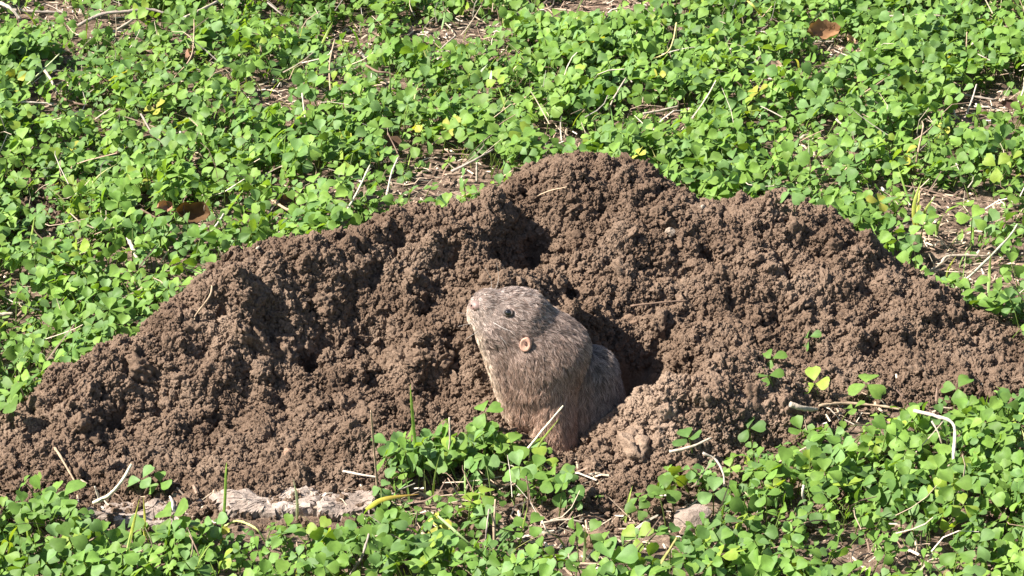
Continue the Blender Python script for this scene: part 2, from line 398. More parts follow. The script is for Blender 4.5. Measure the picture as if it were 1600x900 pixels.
a = pm.attributes.new('pick', 'INT', 'POINT'); a.data.foreach_set('value', RNG.integers(0, 9, n_).astype(np.int32))
a = pm.attributes.new('rot', 'FLOAT_VECTOR', 'POINT'); a.data.foreach_set('vector', RNG.uniform(0, 6.28, (n_, 3)).astype(np.float32).ravel())
a = pm.attributes.new('size', 'FLOAT_VECTOR', 'POINT')
sz = cr[:, None] * RNG.uniform(0.72, 1.3, (n_, 3)); sz[:, 0] *= RNG.uniform(1.0, 1.5, n_)
a.data.foreach_set('vector', sz.astype(np.float32).ravel())
a = pm.attributes.new('dry', 'FLOAT', 'POINT'); a.data.foreach_set('value', np.clip(dryness(cxs, cys) + RNG.normal(0, .06, n_), 0, 1).astype(np.float32))
pm.materials.append(M_CRUMB)
crumbs = obj('soil_crumbs', pm, mound); tag(crumbs, kind='stuff')
md = crumbs.modifiers.new('crumbs', 'NODES'); md.node_group = crumb_tree(M_CRUMB)

# lumpy stones and clods
def lump_mesh(name, rad, mat, seed, rough=0.28, cut=0.0, sub=3):
    import bmesh
    bm = bmesh.new(); bmesh.ops.create_icosphere(bm, subdivisions=sub, radius=1.0)
    rg = np.random.default_rng(seed)
    v = np.array([x.co[:] for x in bm.verts])
    dirs = rg.standard_normal((14, 3)); dirs /= np.linalg.norm(dirs, axis=1)[:, None]
    off = rg.uniform(0.62, 1.0, 14)
    r = np.ones(len(v))
    if cut:
        dt = v @ dirs.T
        lim = np.where(dt > 0.05, off[None] / np.maximum(dt, 0.05), 9); r = np.minimum(r, lim.min(1) * 1.0) * cut + r * (1 - cut)
    for k in range(16):
        d = rg.standard_normal(3) * rg.uniform(1.5, 9); r += rough / (1 + np.linalg.norm(d)) * np.sin(v @ d + rg.uniform(0, 6)) * 1.2
    v = v * r[:, None] * np.asarray(rad)
    f = np.array([[x.index for x in p.verts] for p in bm.faces]); bm.free()
    return mesh_np(name, v, f, mat, smooth=(cut < 0.5))
clod_me = [lump_mesh('soil_clod', (0.0065, 0.006, 0.0052), M_SOIL, 40 + k, 1.0, 0, 4) for k in range(5)]
clod_spots = [(1245, 345), (1210, 330), (985, 260), (905, 262), (800, 310), (660, 575), (625, 560), (690, 570), (640, 600), (1145, 600), (1080, 620), (1350, 400), (1380, 440),
              (1010, 300), (560, 520), (480, 560), (380, 400), (395, 392), (300, 520), (150, 690), (230, 720), (1300, 470), (1180, 620), (1240, 650), (500, 700), (340, 730)]
def drop(u, v):                                # where the view line through a photo position meets the mound
    d = ray(u, v); t = np.linspace(1.4, 2.6, 2400); p = CAM + d * t[:, None]
    below = p[:, 2] < surf(p[:, 0], p[:, 1]); k = int(np.argmax(below)) if below.any() else -1
    return p[k]
for k, (u, v) in enumerate(clod_spots):
    p = drop(u, v); o = obj('soil_clod', clod_me[k % 5], mound, (p[0], p[1], p[2] + 0.001))
    o.rotation_euler = (k * 1.3, k * 2.1, k * 0.7); s = random.uniform(0.42, 0.78); o.scale = (s, s * 1.1, s * 0.9)

# ------------------------------------------------------------------ the gopher
exec_gopher = True
Y0 = -0.172
PXM = np.linalg.norm(ony(860, 560, Y0) - CAM) / FPX      # metres per photo pixel at the animal
def gp(u, v, dy=0.0): return ony(u, v, Y0 + dy)
PR = [  # (a, ra, b, rb, k): rounded cones blended into one skin
    (gp(763, 481, -.002), 29, gp(805, 504), 54, 6),
    (gp(805, 504), 54, gp(850, 557), 72, 12),
    (gp(780, 524, -.006), 34, gp(830, 628, -.006), 48, 18),
    (gp(849, 557), 70, gp(860, 690), 50, 12),
    (gp(920, 586, .001), 46, gp(929, 682, .001), 63, 3),
    (gp(858, 575, -.011), 36, gp(868, 735, -.022), 37, 9),
    (gp(895, 690, .004), 72, gp(905, 790, .006), 68, 14),
    (gp(749, 494, -.005), 17, gp(772, 512, -.008), 24, 14),
    (gp(828, 556, -.014), 28, gp(842, 600, -.014), 34, 14),
]
def sdf(p):
    d = None
    for a, ra, b, rb, k in PR:
        ra_, rb_, k_ = ra * PXM, rb * PXM, k * PXM
        ba = b - a; pa = p - a
        h = np.clip((pa @ ba) / (ba @ ba), 0, 1)
        dd = np.sqrt(((pa - h[..., None] * ba) ** 2).sum(-1)) - (ra_ + (rb_ - ra_) * h)
        if d is None: d = dd
        else:
            hh = np.clip(0.5 + 0.5 * (d - dd) / k_, 0, 1)
            d = d * (1 - hh) + dd * hh - k_ * hh * (1 - hh)
    return d
def sgrad(p):
    e = 0.0004; g = np.stack([sdf(p + np.eye(3)[i] * e) - sdf(p - np.eye(3)[i] * e) for i in range(3)], -1)
    return g / (np.linalg.norm(g, axis=-1)[..., None] + 1e-12)
def surface_nets(lo, hi, h):
    nx, ny, nz = [int((hi[i] - lo[i]) / h) + 1 for i in range(3)]
    ax = [lo[i] + h * np.arange(n) for i, n in enumerate((nx, ny, nz))]
    G = np.stack(np.meshgrid(*ax, indexing='ij'), -1)
    f = np.stack([sdf(G[i]) for i in range(nx)])
    ins = f < 0
    cnt = sum(ins[i:nx - 1 + i, j:ny - 1 + j, k:nz - 1 + k].astype(int) for i in (0, 1) for j in (0, 1) for k in (0, 1))
    cell = (cnt > 0) & (cnt < 8)
    vid = -np.ones(cell.shape, np.int64); vid[cell] = np.arange(cell.sum())
    c = np.argwhere(cell); v = np.array(lo) + (c + 0.5) * h
    quads = []
    for axn in range(3):
        sl0 = [slice(None)] * 3; sl1 = [slice(None)] * 3; sl0[axn] = slice(0, -1); sl1[axn] = slice(1, None)
        a, b = ins[tuple(sl0)], ins[tuple(sl1)]
        e = np.argwhere(a != b); flip = a[tuple(e.T)]
        o1, o2 = (axn + 1) % 3, (axn + 2) % 3
        okk = (e[:, o1] > 0) & (e[:, o2] > 0) & (e[:, o1] < f.shape[o1] - 1) & (e[:, o2] < f.shape[o2] - 1); e = e[okk]; flip = flip[okk]
        def cv(d1, d2):
            t = e.copy(); t[:, o1] -= d1; t[:, o2] -= d2; return vid[tuple(t.T)]
        qd = np.stack([cv(1, 1), cv(0, 1), cv(0, 0), cv(1, 0)], -1)
        qd[~flip] = qd[~flip][:, ::-1]; quads.append(qd)
    for _ in range(4): v = v - (sdf(v)[:, None]) * sgrad(v)
    return v, np.concatenate(quads)
glo = gp(715, 800)[0] - .0, -0.26, -0.075
GVv, GQ = surface_nets((gp(715, 560)[0], Y0 - 0.055, -0.075), (gp(1010, 560)[0], Y0 + 0.06, gp(800, 430)[2]), 0.0012)
def hit(u, v):
    d = ray(u, v); p = CAM + d * 1.6
    for _ in range(200):
        s = sdf(p[None])[0]
        if s < 1e-5: break
        p = p + d * s
    return p
gopher = bpy.data.objects.new('gopher', None); COL.objects.link(gopher)
gopher.location = gp(895, 690); gopher.empty_display_size = 0.02
tag(gopher, 'grizzled brown gopher standing up out of its burrow, facing left', 'gopher')
GL = Vector(gopher.location)
eye_p, ear_p = hit(794, 489), hit(822, 538)
eye_n, ear_n = sgrad(eye_p[None])[0], sgrad(ear_p[None])[0]
nose_p = gp(738, 476, -.003)

def fur_color(p, nrm, rnd, clump):
    """grey-brown grizzle; paler muzzle and throat, cinnamon arm and flank; crown sheen and sunlit edge painted in"""
    u, v = 800 + FPX * ((p - CAM) @ Rv) / ((p - CAM) @ Fv), 450 - FPX * ((p - CAM) @ Uv) / ((p - CAM) @ Fv)
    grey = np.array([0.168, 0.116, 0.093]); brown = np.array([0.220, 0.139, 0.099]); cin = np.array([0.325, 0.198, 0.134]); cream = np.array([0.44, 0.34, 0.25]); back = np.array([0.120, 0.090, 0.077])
    c = np.repeat(grey[None], len(p), 0)
    def mixin(c, col, w): return c * (1 - w[:, None]) + col * w[:, None]
    top = np.clip((520 - v - 0.2 * (u - 800)) / 60, 0, 1)
    c = mixin(c, brown, 0.75 * np.clip((v - 520) / 60, 0, 1))
    c = mixin(c, cin, 0.75 * np.clip((v - 590) / 70, 0, 1) * np.clip((935 - u) / 40, 0, 1))
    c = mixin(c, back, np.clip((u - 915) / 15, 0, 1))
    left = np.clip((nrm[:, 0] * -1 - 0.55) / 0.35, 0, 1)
    c = mixin(c, cream, 0.8 * left * np.clip((v - 470) / 25, 0, 1))  # pale throat fur, plus the sunlit left edge put into the colour
    c = mixin(c, np.array([0.34, 0.26, 0.21]), 0.7 * np.clip(1 - np.hypot(u - 745, v - 492) / 32, 0, 1))
    g = 1.28 * (0.55 + 0.9 * clump) * (0.45 + 1.1 * rnd)
    c = c * g[:, None]
    c = mixin(c, np.array([0.54, 0.47, 0.42]), 0.9 * (rnd > 0.66) * (0.4 + 0.6 * top) * (0.3 + 0.9 * clump))  # silver grizzle, stronger on the crown to paint its sheen
    return np.clip(c, 0.01, 0.8)

def fur_mat(name):
    m, t, n, l = new_mat(name); b = n['Principled BSDF']; b.inputs['Roughness'].default_value = 0.55; b.inputs['Specular IOR Level'].default_value = 0.35
    at = N(n, 'ShaderNodeAttribute', attribute_name='tint'); l.new(at.outputs['Color'], b.inputs['Base Color'])
    return m
M_FUR = fur_mat('fur')
gn = sgrad(GVv)
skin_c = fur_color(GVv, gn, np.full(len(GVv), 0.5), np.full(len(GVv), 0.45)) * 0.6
body = obj('body', mesh_np('gopher_body', GVv - np.array(GL), GQ, M_FUR, True, skin_c), gopher)

# fur strands
tri = np.concatenate([GQ[:, [0, 1, 2]], GQ[:, [0, 2, 3]]])
A, B, Cc = GVv[tri[:, 0]], GVv[tri[:, 1]], GVv[tri[:, 2]]
area = np.linalg.norm(np.cross(B - A, Cc - A), axis=1); area[(A[:, 2] < -0.03)] = 0
NH = 75000
pick = RNG.choice(len(tri), NH, p=area / area.sum())
r1, r2 = np.sqrt(RNG.random(NH)), RNG.random(NH)
root = A[pick] * (1 - r1)[:, None] + B[pick] * (r1 * (1 - r2))[:, None] + Cc[pick] * (r1 * r2)[:, None]
okf = (np.linalg.norm(root - eye_p, axis=1) > 0.0028) & (np.linalg.norm((root - ear_p) * [1.25, 1, 0.95], axis=1) > 0.0031)
root = root[okf]; rn = sgrad(root); nh = len(root)
rdir = gp(862, 566) - gp(745, 480); rdir /= np.linalg.norm(rdir)
bdir = gp(885, 740) - gp(868, 600); bdir /= np.linalg.norm(bdir)
bk = gp(950, 740, .01) - gp(935, 560, .01); bk /= np.linalg.norm(bk)
ru, rv_ = 800 + FPX * ((root - CAM) @ Rv) / ((root - CAM) @ Fv), 450 - FPX * ((root - CAM) @ Uv) / ((root - CAM) @ Fv)
wb = np.clip((rv_ - 520 - 0.25 * (860 - ru)) / 90, 0, 1)[:, None]
flow = rdir * (1 - wb) + bdir * wb
seedpts = root[RNG.choice(nh, 6500, replace=False)]
near = np.concatenate([((root[i:i + 4000, None] - seedpts[None]) ** 2).sum(-1).argmin(1) for i in range(0, nh, 4000)])
crand = RNG.random(6500); cdir = RNG.standard_normal((6500, 3)) * 0.30
ln = 0.66 * np.clip(0.0028 + 0.0050 * np.clip(np.linalg.norm(root - nose_p, axis=1) / 0.06, 0, 1), 0, 0.0085) * RNG.uniform(0.7, 1.25, nh)
flow = flow + cdir[near] + RNG.standard_normal((nh, 3)) * 0.14
flow -= (flow * rn).sum(1)[:, None] * rn; flow /= np.linalg.norm(flow, axis=1)[:, None]
K = 5
ts = np.linspace(0, 1, K)
lift = RNG.uniform(0.16, 0.40, nh)
pts = root[:, None] + (flow[:, None] * ts[None, :, None] + rn[:, None] * (lift[:, None] * (ts - 0.55 * ts ** 2)[None])[:, :, None]) * ln[:, None, None]
ctip = seedpts[near] + flow * ln[:, None] * 0.9 + rn * 0.0012
pts += (ctip[:, None] - pts[:, -1:]) * (0.25 * ts ** 1.5)[None, :, None]
hc = bpy.data.hair_curves.new('fur')
hc.add_curves([K] * nh)
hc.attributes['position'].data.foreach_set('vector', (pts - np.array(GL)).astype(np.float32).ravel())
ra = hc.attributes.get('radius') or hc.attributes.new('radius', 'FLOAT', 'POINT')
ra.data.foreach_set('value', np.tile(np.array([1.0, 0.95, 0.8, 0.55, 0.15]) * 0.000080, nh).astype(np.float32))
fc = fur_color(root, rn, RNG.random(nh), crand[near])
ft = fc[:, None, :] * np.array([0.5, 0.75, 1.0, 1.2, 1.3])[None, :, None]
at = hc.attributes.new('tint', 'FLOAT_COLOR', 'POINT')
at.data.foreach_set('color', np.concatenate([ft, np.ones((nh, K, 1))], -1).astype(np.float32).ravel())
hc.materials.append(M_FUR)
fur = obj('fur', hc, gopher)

def plain_mat(name, col, rough, spec=0.5, coat=0.0):
    m, t, n, l = new_mat(name); b = n['Principled BSDF']; b.inputs['Roughness'].default_value = rough; b.inputs['Specular IOR Level'].default_value = spec
    b.inputs['Coat Weight'].default_value = coat
    g = N(n, 'ShaderNodeNewGeometry'); no = N(n, 'ShaderNodeTexNoise', Scale=900.0, Detail=3.0); l.new(g.outputs['Position'], no.inputs['Vector'])
    r = ramp(n, [(0.3, tuple(c * 0.75 for c in col)), (0.7, tuple(min(1, c * 1.2) for c in col))]); l.new(no.outputs[0], r.inputs[0]); l.new(r.outputs[0], b.inputs['Base Color'])
    return m
M_EYE = plain_mat('eye_black', (0.008, 0.006, 0.005), 0.08, 0.6, 0.5)
M_LID = plain_mat('eyelid', (0.055, 0.036, 0.028), 0.6)
M_EAR = plain_mat('ear_skin', (0.46, 0.255, 0.18), 0.65)
M_CANAL = plain_mat('ear_inside', (0.10, 0.04, 0.03), 0.7)
M_NOSE = plain_mat('nose_skin', (0.20, 0.13, 0.11), 0.55)
M_WHISK = plain_mat('whisker_white', (0.6, 0.55, 0.5), 0.5)
def frame(nrm):
    nrm = nrm / np.linalg.norm(nrm); up = np.array([0, 0, 1.0]); x = np.cross(up, nrm); x /= np.linalg.norm(x); y = np.cross(nrm, x)
    return np.stack([x, y, nrm], 1)
def lathe(prof, n=20, sx=1.0, sy=1.0, wob=0.0, seed=0):
    rg = np.random.default_rng(seed); ang = np.linspace(0, 2 * math.pi, n, endpoint=False); w = 1 + wob * np.sin(ang * 2 + 1) + wob * rg.standard_normal(n) * 0.3
    v = np.array([[r * math.cos(a) * sx * w[j], r * math.sin(a) * sy * w[j], z] for r, z in prof for j, a in enumerate(ang)])
    return v, grid_quads(len(prof), n, True)
Fe = frame(eye_n)
v, q = lathe([(math.sin(t) * 0.0019, math.cos(t) * 0.0019) for t in np.linspace(1.65, 0.02, 9)], 20)
obj('eye', mesh_np('eye', (v @ Fe.T) + eye_p + eye_n * 0.0007 - np.array(GL), q, M_EYE), gopher)
v, q = lathe([(0.0030, -0.0006), (0.0028, 0.0008), (0.0024, 0.0013), (0.0019, 0.0014), (0.0014, 0.0010)], 20, 1.1, 0.88, 0.08)
obj('eyelid', mesh_np('eyelid', (v @ Fe.T) + eye_p - np.array(GL), q, M_LID), gopher)
Fa = frame(ear_n * np.array([1, 1, 0.4]) + np.array([-0.35, 0, 0.1]))
v, q = lathe([(0.0034, -0.0012), (0.0037, 0.0008), (0.0035, 0.0015), (0.0029, 0.0016), (0.0021, 0.0013), (0.0012, 0.0011), (0.0004, 0.0010)], 40, 0.82, 1.2, 0.05, 3)
v[:, 2] += v[:, 0] * -0.25
ear = obj('ear', mesh_np('ear', (v @ Fa.T) + ear_p + ear_n * 0.0006 - np.array(GL), q, M_EAR), gopher)
v, q = lathe([(0.0011, 0.0014), (0.0008, 0.0016), (0.0002, 0.0014)], 20, 0.62, 1.25)
v[:, 0] += 0.0002; v[:, 1] += 0.0008; v[:, 2] += v[:, 0] * -0.25
obj('ear_canal', mesh_np('ear_canal', (v @ Fa.T) + ear_p + ear_n * 0.0006 - np.array(GL), q, M_CANAL), ear)
npos = hit(740, 478); nn = np.array([-0.85, -0.4, 0.3]); nn /= np.linalg.norm(nn); Fn = frame(nn)
v, q = lathe([(0.0040, -0.0022), (0.0037, 0.0002), (0.0024, 0.0014), (0.0008, 0.0018)], 16, 1.0, 0.9, 0.1)
nose = obj('nose', mesh_np('nose', (v @ Fn.T) + npos - nn * 0.0004 - np.array(GL), q, M_NOSE), gopher)
for s in (-1, 1):
    v, q = lathe([(0.0009, 0.0), (0.0007, 0.0006), (0.0002, 0.0003)], 10, 1.0, 0.6)
    obj('nostril', mesh_np('nostril', ((v + [s * 0.0018, -0.0004, 0.0008]) @ Fn.T) + npos - np.array(GL), q, M_CANAL), nose)
wk = [((765, 460), (768, 440), (758, 418), -.004), ((772, 458), (779, 436), (776, 410), -.002), ((752, 500), (735, 492), (714, 488), -.012), ((755, 505), (738, 505), (716, 510), -.012), ((758, 508), (746, 518), (728, 530), -.013), ((765, 500), (785, 512), (805, 520), -.020), ((764, 506), (780, 524), (792, 538), -.019)]
for k, (a, b, c, dy) in enumerate(wk):
    mb = MB(); tube(mb, [gp(*a, dy + .006), gp(*b, dy), gp(*c, dy - .004)], 0.00016, 0.00004, 5, 8, 0, seed=k)
    me = mb.mesh('whisker', M_WHISK); me.transform(Matrix.Translation(-GL)); obj('whisker', me, gopher)

# ------------------------------------------------------------------ twigs and straws: photo u, v and height above the soil
PALE, TAN, GREY, BRN, WHITE = (0.42, 0.345, 0.26), (0.36, 0.26, 0.17), (0.30, 0.245, 0.20), (0.17, 0.11, 0.075), (0.48, 0.41, 0.33)
TW = [
 ('dry_twig', 'arched grey twig lying near the top left corner', [(122, 40, .012), (160, 22, .018), (200, 18, .02), (235, 15, .02), (270, 25, .016)], .0017, .0014, GREY),
 ('dry_twig', 'short pale twig slanting up to the right near the top left', [(283, 32, .014), (310, 18, .02), (340, 2, .022)], .0021, .0014, PALE),
 ('dry_twig', 'thin pale twig slanting under the arched grey twig', [(183, 46, .012), (200, 36, .015), (217, 22, .017)], .0014, .001, PALE),
 ('dry_twig', 'white twig crossing the top left corner', [(-8, 2, .02), (15, 12, .02), (32, 30, .012)], .002, .0013, WHITE),
 ('dry_twig', 'long flat brown twig along the upper left edge', [(-5, 14, .008), (50, 18, .008), (105, 20, .006)], .0018, .0014, GREY),
 ('fallen_straw', 'straight pale green stem leaning right at the upper left', [(22, 150, .01), (58, 118, .02), (93, 84, .03)], .0009, .0006, (0.42, 0.45, 0.24)),
 ('fallen_straw', 'pale bent stem crossing under the leaning green stem', [(68, 108, .014), (80, 125, .012), (90, 148, .006)], .0016, .001, PALE),
 ('fallen_straw', 'long straight cream stem lying at the left edge', [(-8, 160, .012), (40, 160, .012), (84, 162, .010)], .0012, .001, WHITE),
 ('dry_twig', 'brown twig continuing right of the cream stem', [(100, 155, .008), (125, 163, .008), (145, 165, .006)], .0014, .0009, BRN),
 ('fallen_straw', 'thin curved yellowish stem standing above the litter patch', [(270, 125, .006), (298, 90, .02), (303, 50, .03), (303, 30, .035)], .0008, .0005, TAN),
 ('fallen_straw', 'slim straw leaning left amid the upper left clover', [(150, 186, .012), (172, 170, .02)], .0009, .0007, PALE),
 ('fallen_straw', 'thin dark stem leaning left beside the upper left clover', [(220, 178, .02), (236, 205, .014), (256, 226, .008)], .0009, .0007, GREY),
 ('fallen_straw', 'short white upright stub in the upper left clover', [(283, 226, .006), (282, 206, .016)], .0012, .0011, WHITE),
 ('fallen_straw', 'thin pale grey stem slanting at the top left of centre', [(418, 4, .026), (440, 22, .02), (462, 38, .01)], .0009, .0007, GREY),
 ('fallen_straw', 'long thin vertical straw below the left litter patch', [(472, 146, .022), (476, 180, .016), (482, 216, .008)], .0008, .0006, PALE),
 ('fallen_straw', 'thin tan stem standing in the upper middle clover', [(523, 62, .03), (515, 100, .02), (516, 140, .01), (520, 170, .004)], .0008, .0006, TAN),
 ('dry_twig', 'dark forked twig in the top middle clover', [(572, 102, .016), (590, 112, .016), (612, 116, .014), (628, 140, .006)], .0012, .0008, BRN),
 ('fallen_straw', 'white short stub above the dark forked twig', [(563, 82, .018), (572, 92, .014)], .0015, .0013, WHITE),
 ('dry_twig', 'pale brown twig below the top middle litter', [(682, 84, .01), (698, 68, .016), (712, 56, .02)], .0011, .0008, GREY),
 ('fallen_straw', 'yellowish arching stem in the upper centre clover', [(1057, 36, .03), (1052, 62, .026), (1042, 82, .02), (1010, 96, .012)], .0008, .0006, (0.55, 0.45, 0.2)),
 ('fallen_straw', 'pale straw slanting in the clover above the mound crest', [(950, 172, .008), (962, 148, .016), (978, 122, .022)], .0009, .0007, PALE),
 ('dry_twig', 'flat pale twig behind the mound crest', [(1005, 178, .010), (1035, 172, .010), (1060, 166, .010)], .0012, .0009, PALE),
 ('dry_twig', 'straight twig slanting down behind the mound left of its peak', [(706, 268, .008), (738, 252, .016), (770, 234, .02)], .0013, .0009, GREY),
 ('fallen_straw', 'short white upright stem beside the slanting twig behind the mound', [(745, 284, .004), (745, 254, .016)], .0009, .0008, WHITE),
 ('fallen_straw', 'long pale green straw rising from the left crest of the mound', [(528, 352, .006), (556, 304, .02), (578, 258, .032)], .0010, .0007, (0.52, 0.50, 0.34)),
 ('fallen_straw', 'white bent stem in the clover left of the mound peak', [(604, 306, .006), (612, 270, .018), (622, 246, .024)], .0010, .0007, WHITE),
 ('fallen_straw', 'thin dark stem above the white bent stem', [(606, 208, .024), (616, 228, .02), (624, 246, .02)], .0007, .0006, BRN),
 ('dry_twig', 'crooked brown twig in the litter behind the left mound', [(424, 312, .01), (446, 326, .012), (458, 332, .01), (436, 352, .006)], .0013, .0008, TAN),
 ('fallen_straw', 'pale straw lying where clover meets the left crest', [(402, 388, .006), (422, 374, .012), (437, 362, .016)], .0011, .0008, PALE),
 ('fallen_straw', 'thick white stub leaning in the left clover', [(200, 372, .018), (209, 392, .014), (218, 411, .008)], .0017, .0014, WHITE),
 ('fallen_straw', 'pale thin straw leaning right beside the thick white stub', [(250, 412, .008), (264, 390, .018)], .0008, .0006, (0.5, 0.46, 0.25)),
 ('fallen_straw', 'white straw end beside the brown leaf at the left', [(327, 366, .006), (338, 352, .012), (350, 334, .018)], .0011, .0009, WHITE),
 ('dry_twig', 'dark twig crossing left of the brown leaf', [(220, 327, .018), (250, 344, .014), (280, 362, .01)], .0009, .0008, BRN),
 ('fallen_straw', 'pale twig tip entering at the left edge beside the mound', [(-6, 492, .008), (20, 490, .008)], .0018, .0012, PALE),
 ('dry_twig', 'pale twig lying across the upper right clover', [(1370, 26, .016), (1420, 24, .018), (1478, 25, .016)], .0012, .001, PALE),
 ('dry_twig', 'white twig slanting at the right of the upper clover', [(1518, 68, .02), (1534, 78, .016), (1548, 90, .010)], .0013, .0009, WHITE),
 ('fallen_straw', 'long thin upright straw near the upper right', [(1509, 100, .01), (1510, 74, .02), (1511, 50, .03)], .0008, .0006, TAN),
 ('dry_twig', 'forked pale twig in the upper right clover', [(1336, 172, .004), (1345, 150, .012), (1368, 134, .018), (1390, 118, .02)], .0011, .0008, TAN),
 ('dry_twig', 'flat greyish twig left of the right bare patch', [(1373, 144, .012), (1395, 150, .012), (1412, 158, .008)], .0014, .0009, GREY),
 ('fallen_straw', 'white straw standing in the right bare patch', [(1508, 184, .004), (1518, 158, .014), (1526, 132, .022)], .0010, .0007, WHITE),
 ('fallen_straw', 'short white straw left in the right bare patch', [(1493, 186, .003), (1489, 160, .012)], .0010, .0008, WHITE),
 ('dry_twig', 'long brown twig lying along the right bare patch', [(1460, 148, .006), (1500, 148, .007), (1555, 156, .006)], .0015, .001, GREY),
 ('fallen_straw', 'white stem curving at the right picture edge', [(1602, 120, .03), (1598, 145, .02), (1584, 172, .01)], .0012, .0008, WHITE),
 ('fallen_straw', 'tall yellowish straw standing above the yellow grass tuft', [(1430, 268, .006), (1434, 240, .018), (1442, 200, .034), (1441, 190, .036)], .0010, .0006, TAN),
 ('fallen_straw', 'white straw piece in the right clover', [(1306, 186, .014), (1320, 198, .010), (1331, 205, .006)], .0011, .0009, WHITE),
 ('fallen_straw', 'thin white straw curving near the right bare strip', [(1494, 256, .014), (1500, 272, .01), (1506, 288, .004)], .0008, .0006, WHITE),
 ('dry_twig', 'long pale twig by the right foot of the mound', [(1448, 428, .006), (1470, 412, .010), (1484, 400, .012), (1545, 400, .012)], .0014, .0009, PALE),
 ('fallen_straw', 'pale green straw slanting to the right edge', [(1494, 450, .006), (1530, 418, .014), (1575, 372, .022), (1590, 350, .026)], .0011, .0007, (0.5, 0.48, 0.32)),
 ('fallen_straw', 'white stem bent at a right angle in the lower right clover', [(1428, 642, .026), (1462, 650, .028), (1490, 664, .028), (1490, 710, .020), (1486, 738, .014), (1466, 742, .012)], .0013, .0010, WHITE),
 ('fallen_straw', 'thin white twig beside the right-angled stem', [(1456, 658, .026), (1466, 676, .022), (1472, 694, .016)], .0007, .0006, PALE),
 ('dry_twig', 'pale broken twig at the right end of the small heap', [(1234, 632, .008), (1256, 638, .010), (1276, 640, .009)], .0022, .0016, PALE),
 ('dry_twig', 'thin tan twig lying along the foot of the right mound', [(1280, 634, .006), (1320, 630, .008), (1372, 634, .008), (1425, 642, .010)], .0012, .0009, TAN),
 ('fallen_straw', 'pale arched stem before the small soil heap', [(1046, 706, .010), (1080, 698, .014), (1112, 684, .016)], .0012, .0008, PALE),
 ('fallen_straw', 'thin white arc below the arched stem by the small heap', [(1098, 708, .018), (1118, 718, .018), (1130, 740, .012), (1132, 762, .006)], .0008, .0006, WHITE),
 ('fallen_straw', 'pale curved stem in the right foreground clover', [(1256, 758, .022), (1254, 772, .018), (1258, 788, .010)], .0011, .0008, WHITE),
 ('fallen_straw', 'cream straw leaning across the gopher chest', [(823, 704, .006), (848, 672, .026), (880, 634, .045)], .0010, .0006, (0.70, 0.62, 0.42)),
 ('fallen_straw', 'tall thin straw left of the clover clump', [(590, 768, .004), (586, 720, .022), (580, 650, .05), (580, 642, .052)], .0009, .0006, TAN),
 ('fallen_straw', 'pale upright straw in the clover clump', [(698, 726, .006), (703, 690, .022), (702, 652, .036)], .0009, .0007, PALE),
 ('fallen_straw', 'short white straw lying on soil left of the clump', [(536, 736, .006), (560, 741, .008), (590, 746, .008)], .0010, .0008, WHITE),
 ('dry_twig', 'forked white stem at the left end of the pale slab', [(146, 786, .010), (170, 774, .016), (190, 752, .022), (205, 726, .030)], .0016, .0008, (0.62, 0.58, 0.40)),
 ('fallen_straw', 'short white prong beside the forked stem', [(156, 782, .010), (148, 760, .018)], .0011, .0006, WHITE),
 ('dry_twig', 'brown forked rootlet lying on the lower left of the mound', [(74, 688, .003), (90, 706, .004), (104, 730, .004), (118, 754, .003)], .0011, .0007, TAN),
 ('fallen_straw', 'brown rootlet on the left shoulder of the mound', [(332, 438, .003), (328, 462, .004), (306, 492, .003), (304, 500, .002)], .0008, .0006, TAN),
 ('fallen_straw', 'upright tan stalk in the centre foreground', [(772, 862, .006), (772, 820, .018), (774, 780, .030)], .0010, .0007, TAN),
 ('fallen_straw', 'dark thin stalk in the centre foreground', [(824, 800, .012), (826, 770, .024), (822, 744, .032)], .0007, .0006, BRN),
 ('fallen_straw', 'second upright stalk left of the tan stalk in the foreground', [(757, 868, .004), (760, 830, .018), (764, 796, .026)], .0007, .0006, GREY),
 ('dry_twig', 'pale twig lying in the bare foreground litter', [(845, 818, .008), (880, 812, .010), (912, 816, .008)], .0009, .0007, PALE),
 ('dry_twig', 'brown twig at the bottom left of centre', [(548, 898, .006), (566, 868, .016), (578, 830, .026)], .0011, .0008, GREY),
 ('fallen_straw', 'olive stalk leaning in the bottom right of centre foreground', [(1022, 900, .006), (1040, 870, .018), (1058, 840, .028)], .0013, .0008, (0.30, 0.26, 0.09)),
 ('fallen_straw', 'whitish straw at the lower left picture edge', [(-6, 786, .012), (16, 782, .014)], .0014, .001, PALE),
 ('fallen_straw', 'thin yellow straw arching over the pale slab', [(352, 822, .010), (372, 814, .018), (400, 826, .02), (414, 846, .012)], .0008, .0006, (0.45, 0.47, 0.16)),
 ('rootlet', 'fine pale rootlet on the soil above the gopher', [(840, 306, .002), (860, 298, .003), (886, 292, .002)], .0008, .0005, TAN),
 ('rootlet', 'curved dark rootlet on the slope behind the gopher', [(985, 478, .003), (1040, 472, .004), (1075, 470, .003)], .0009, .0006, BRN),
]
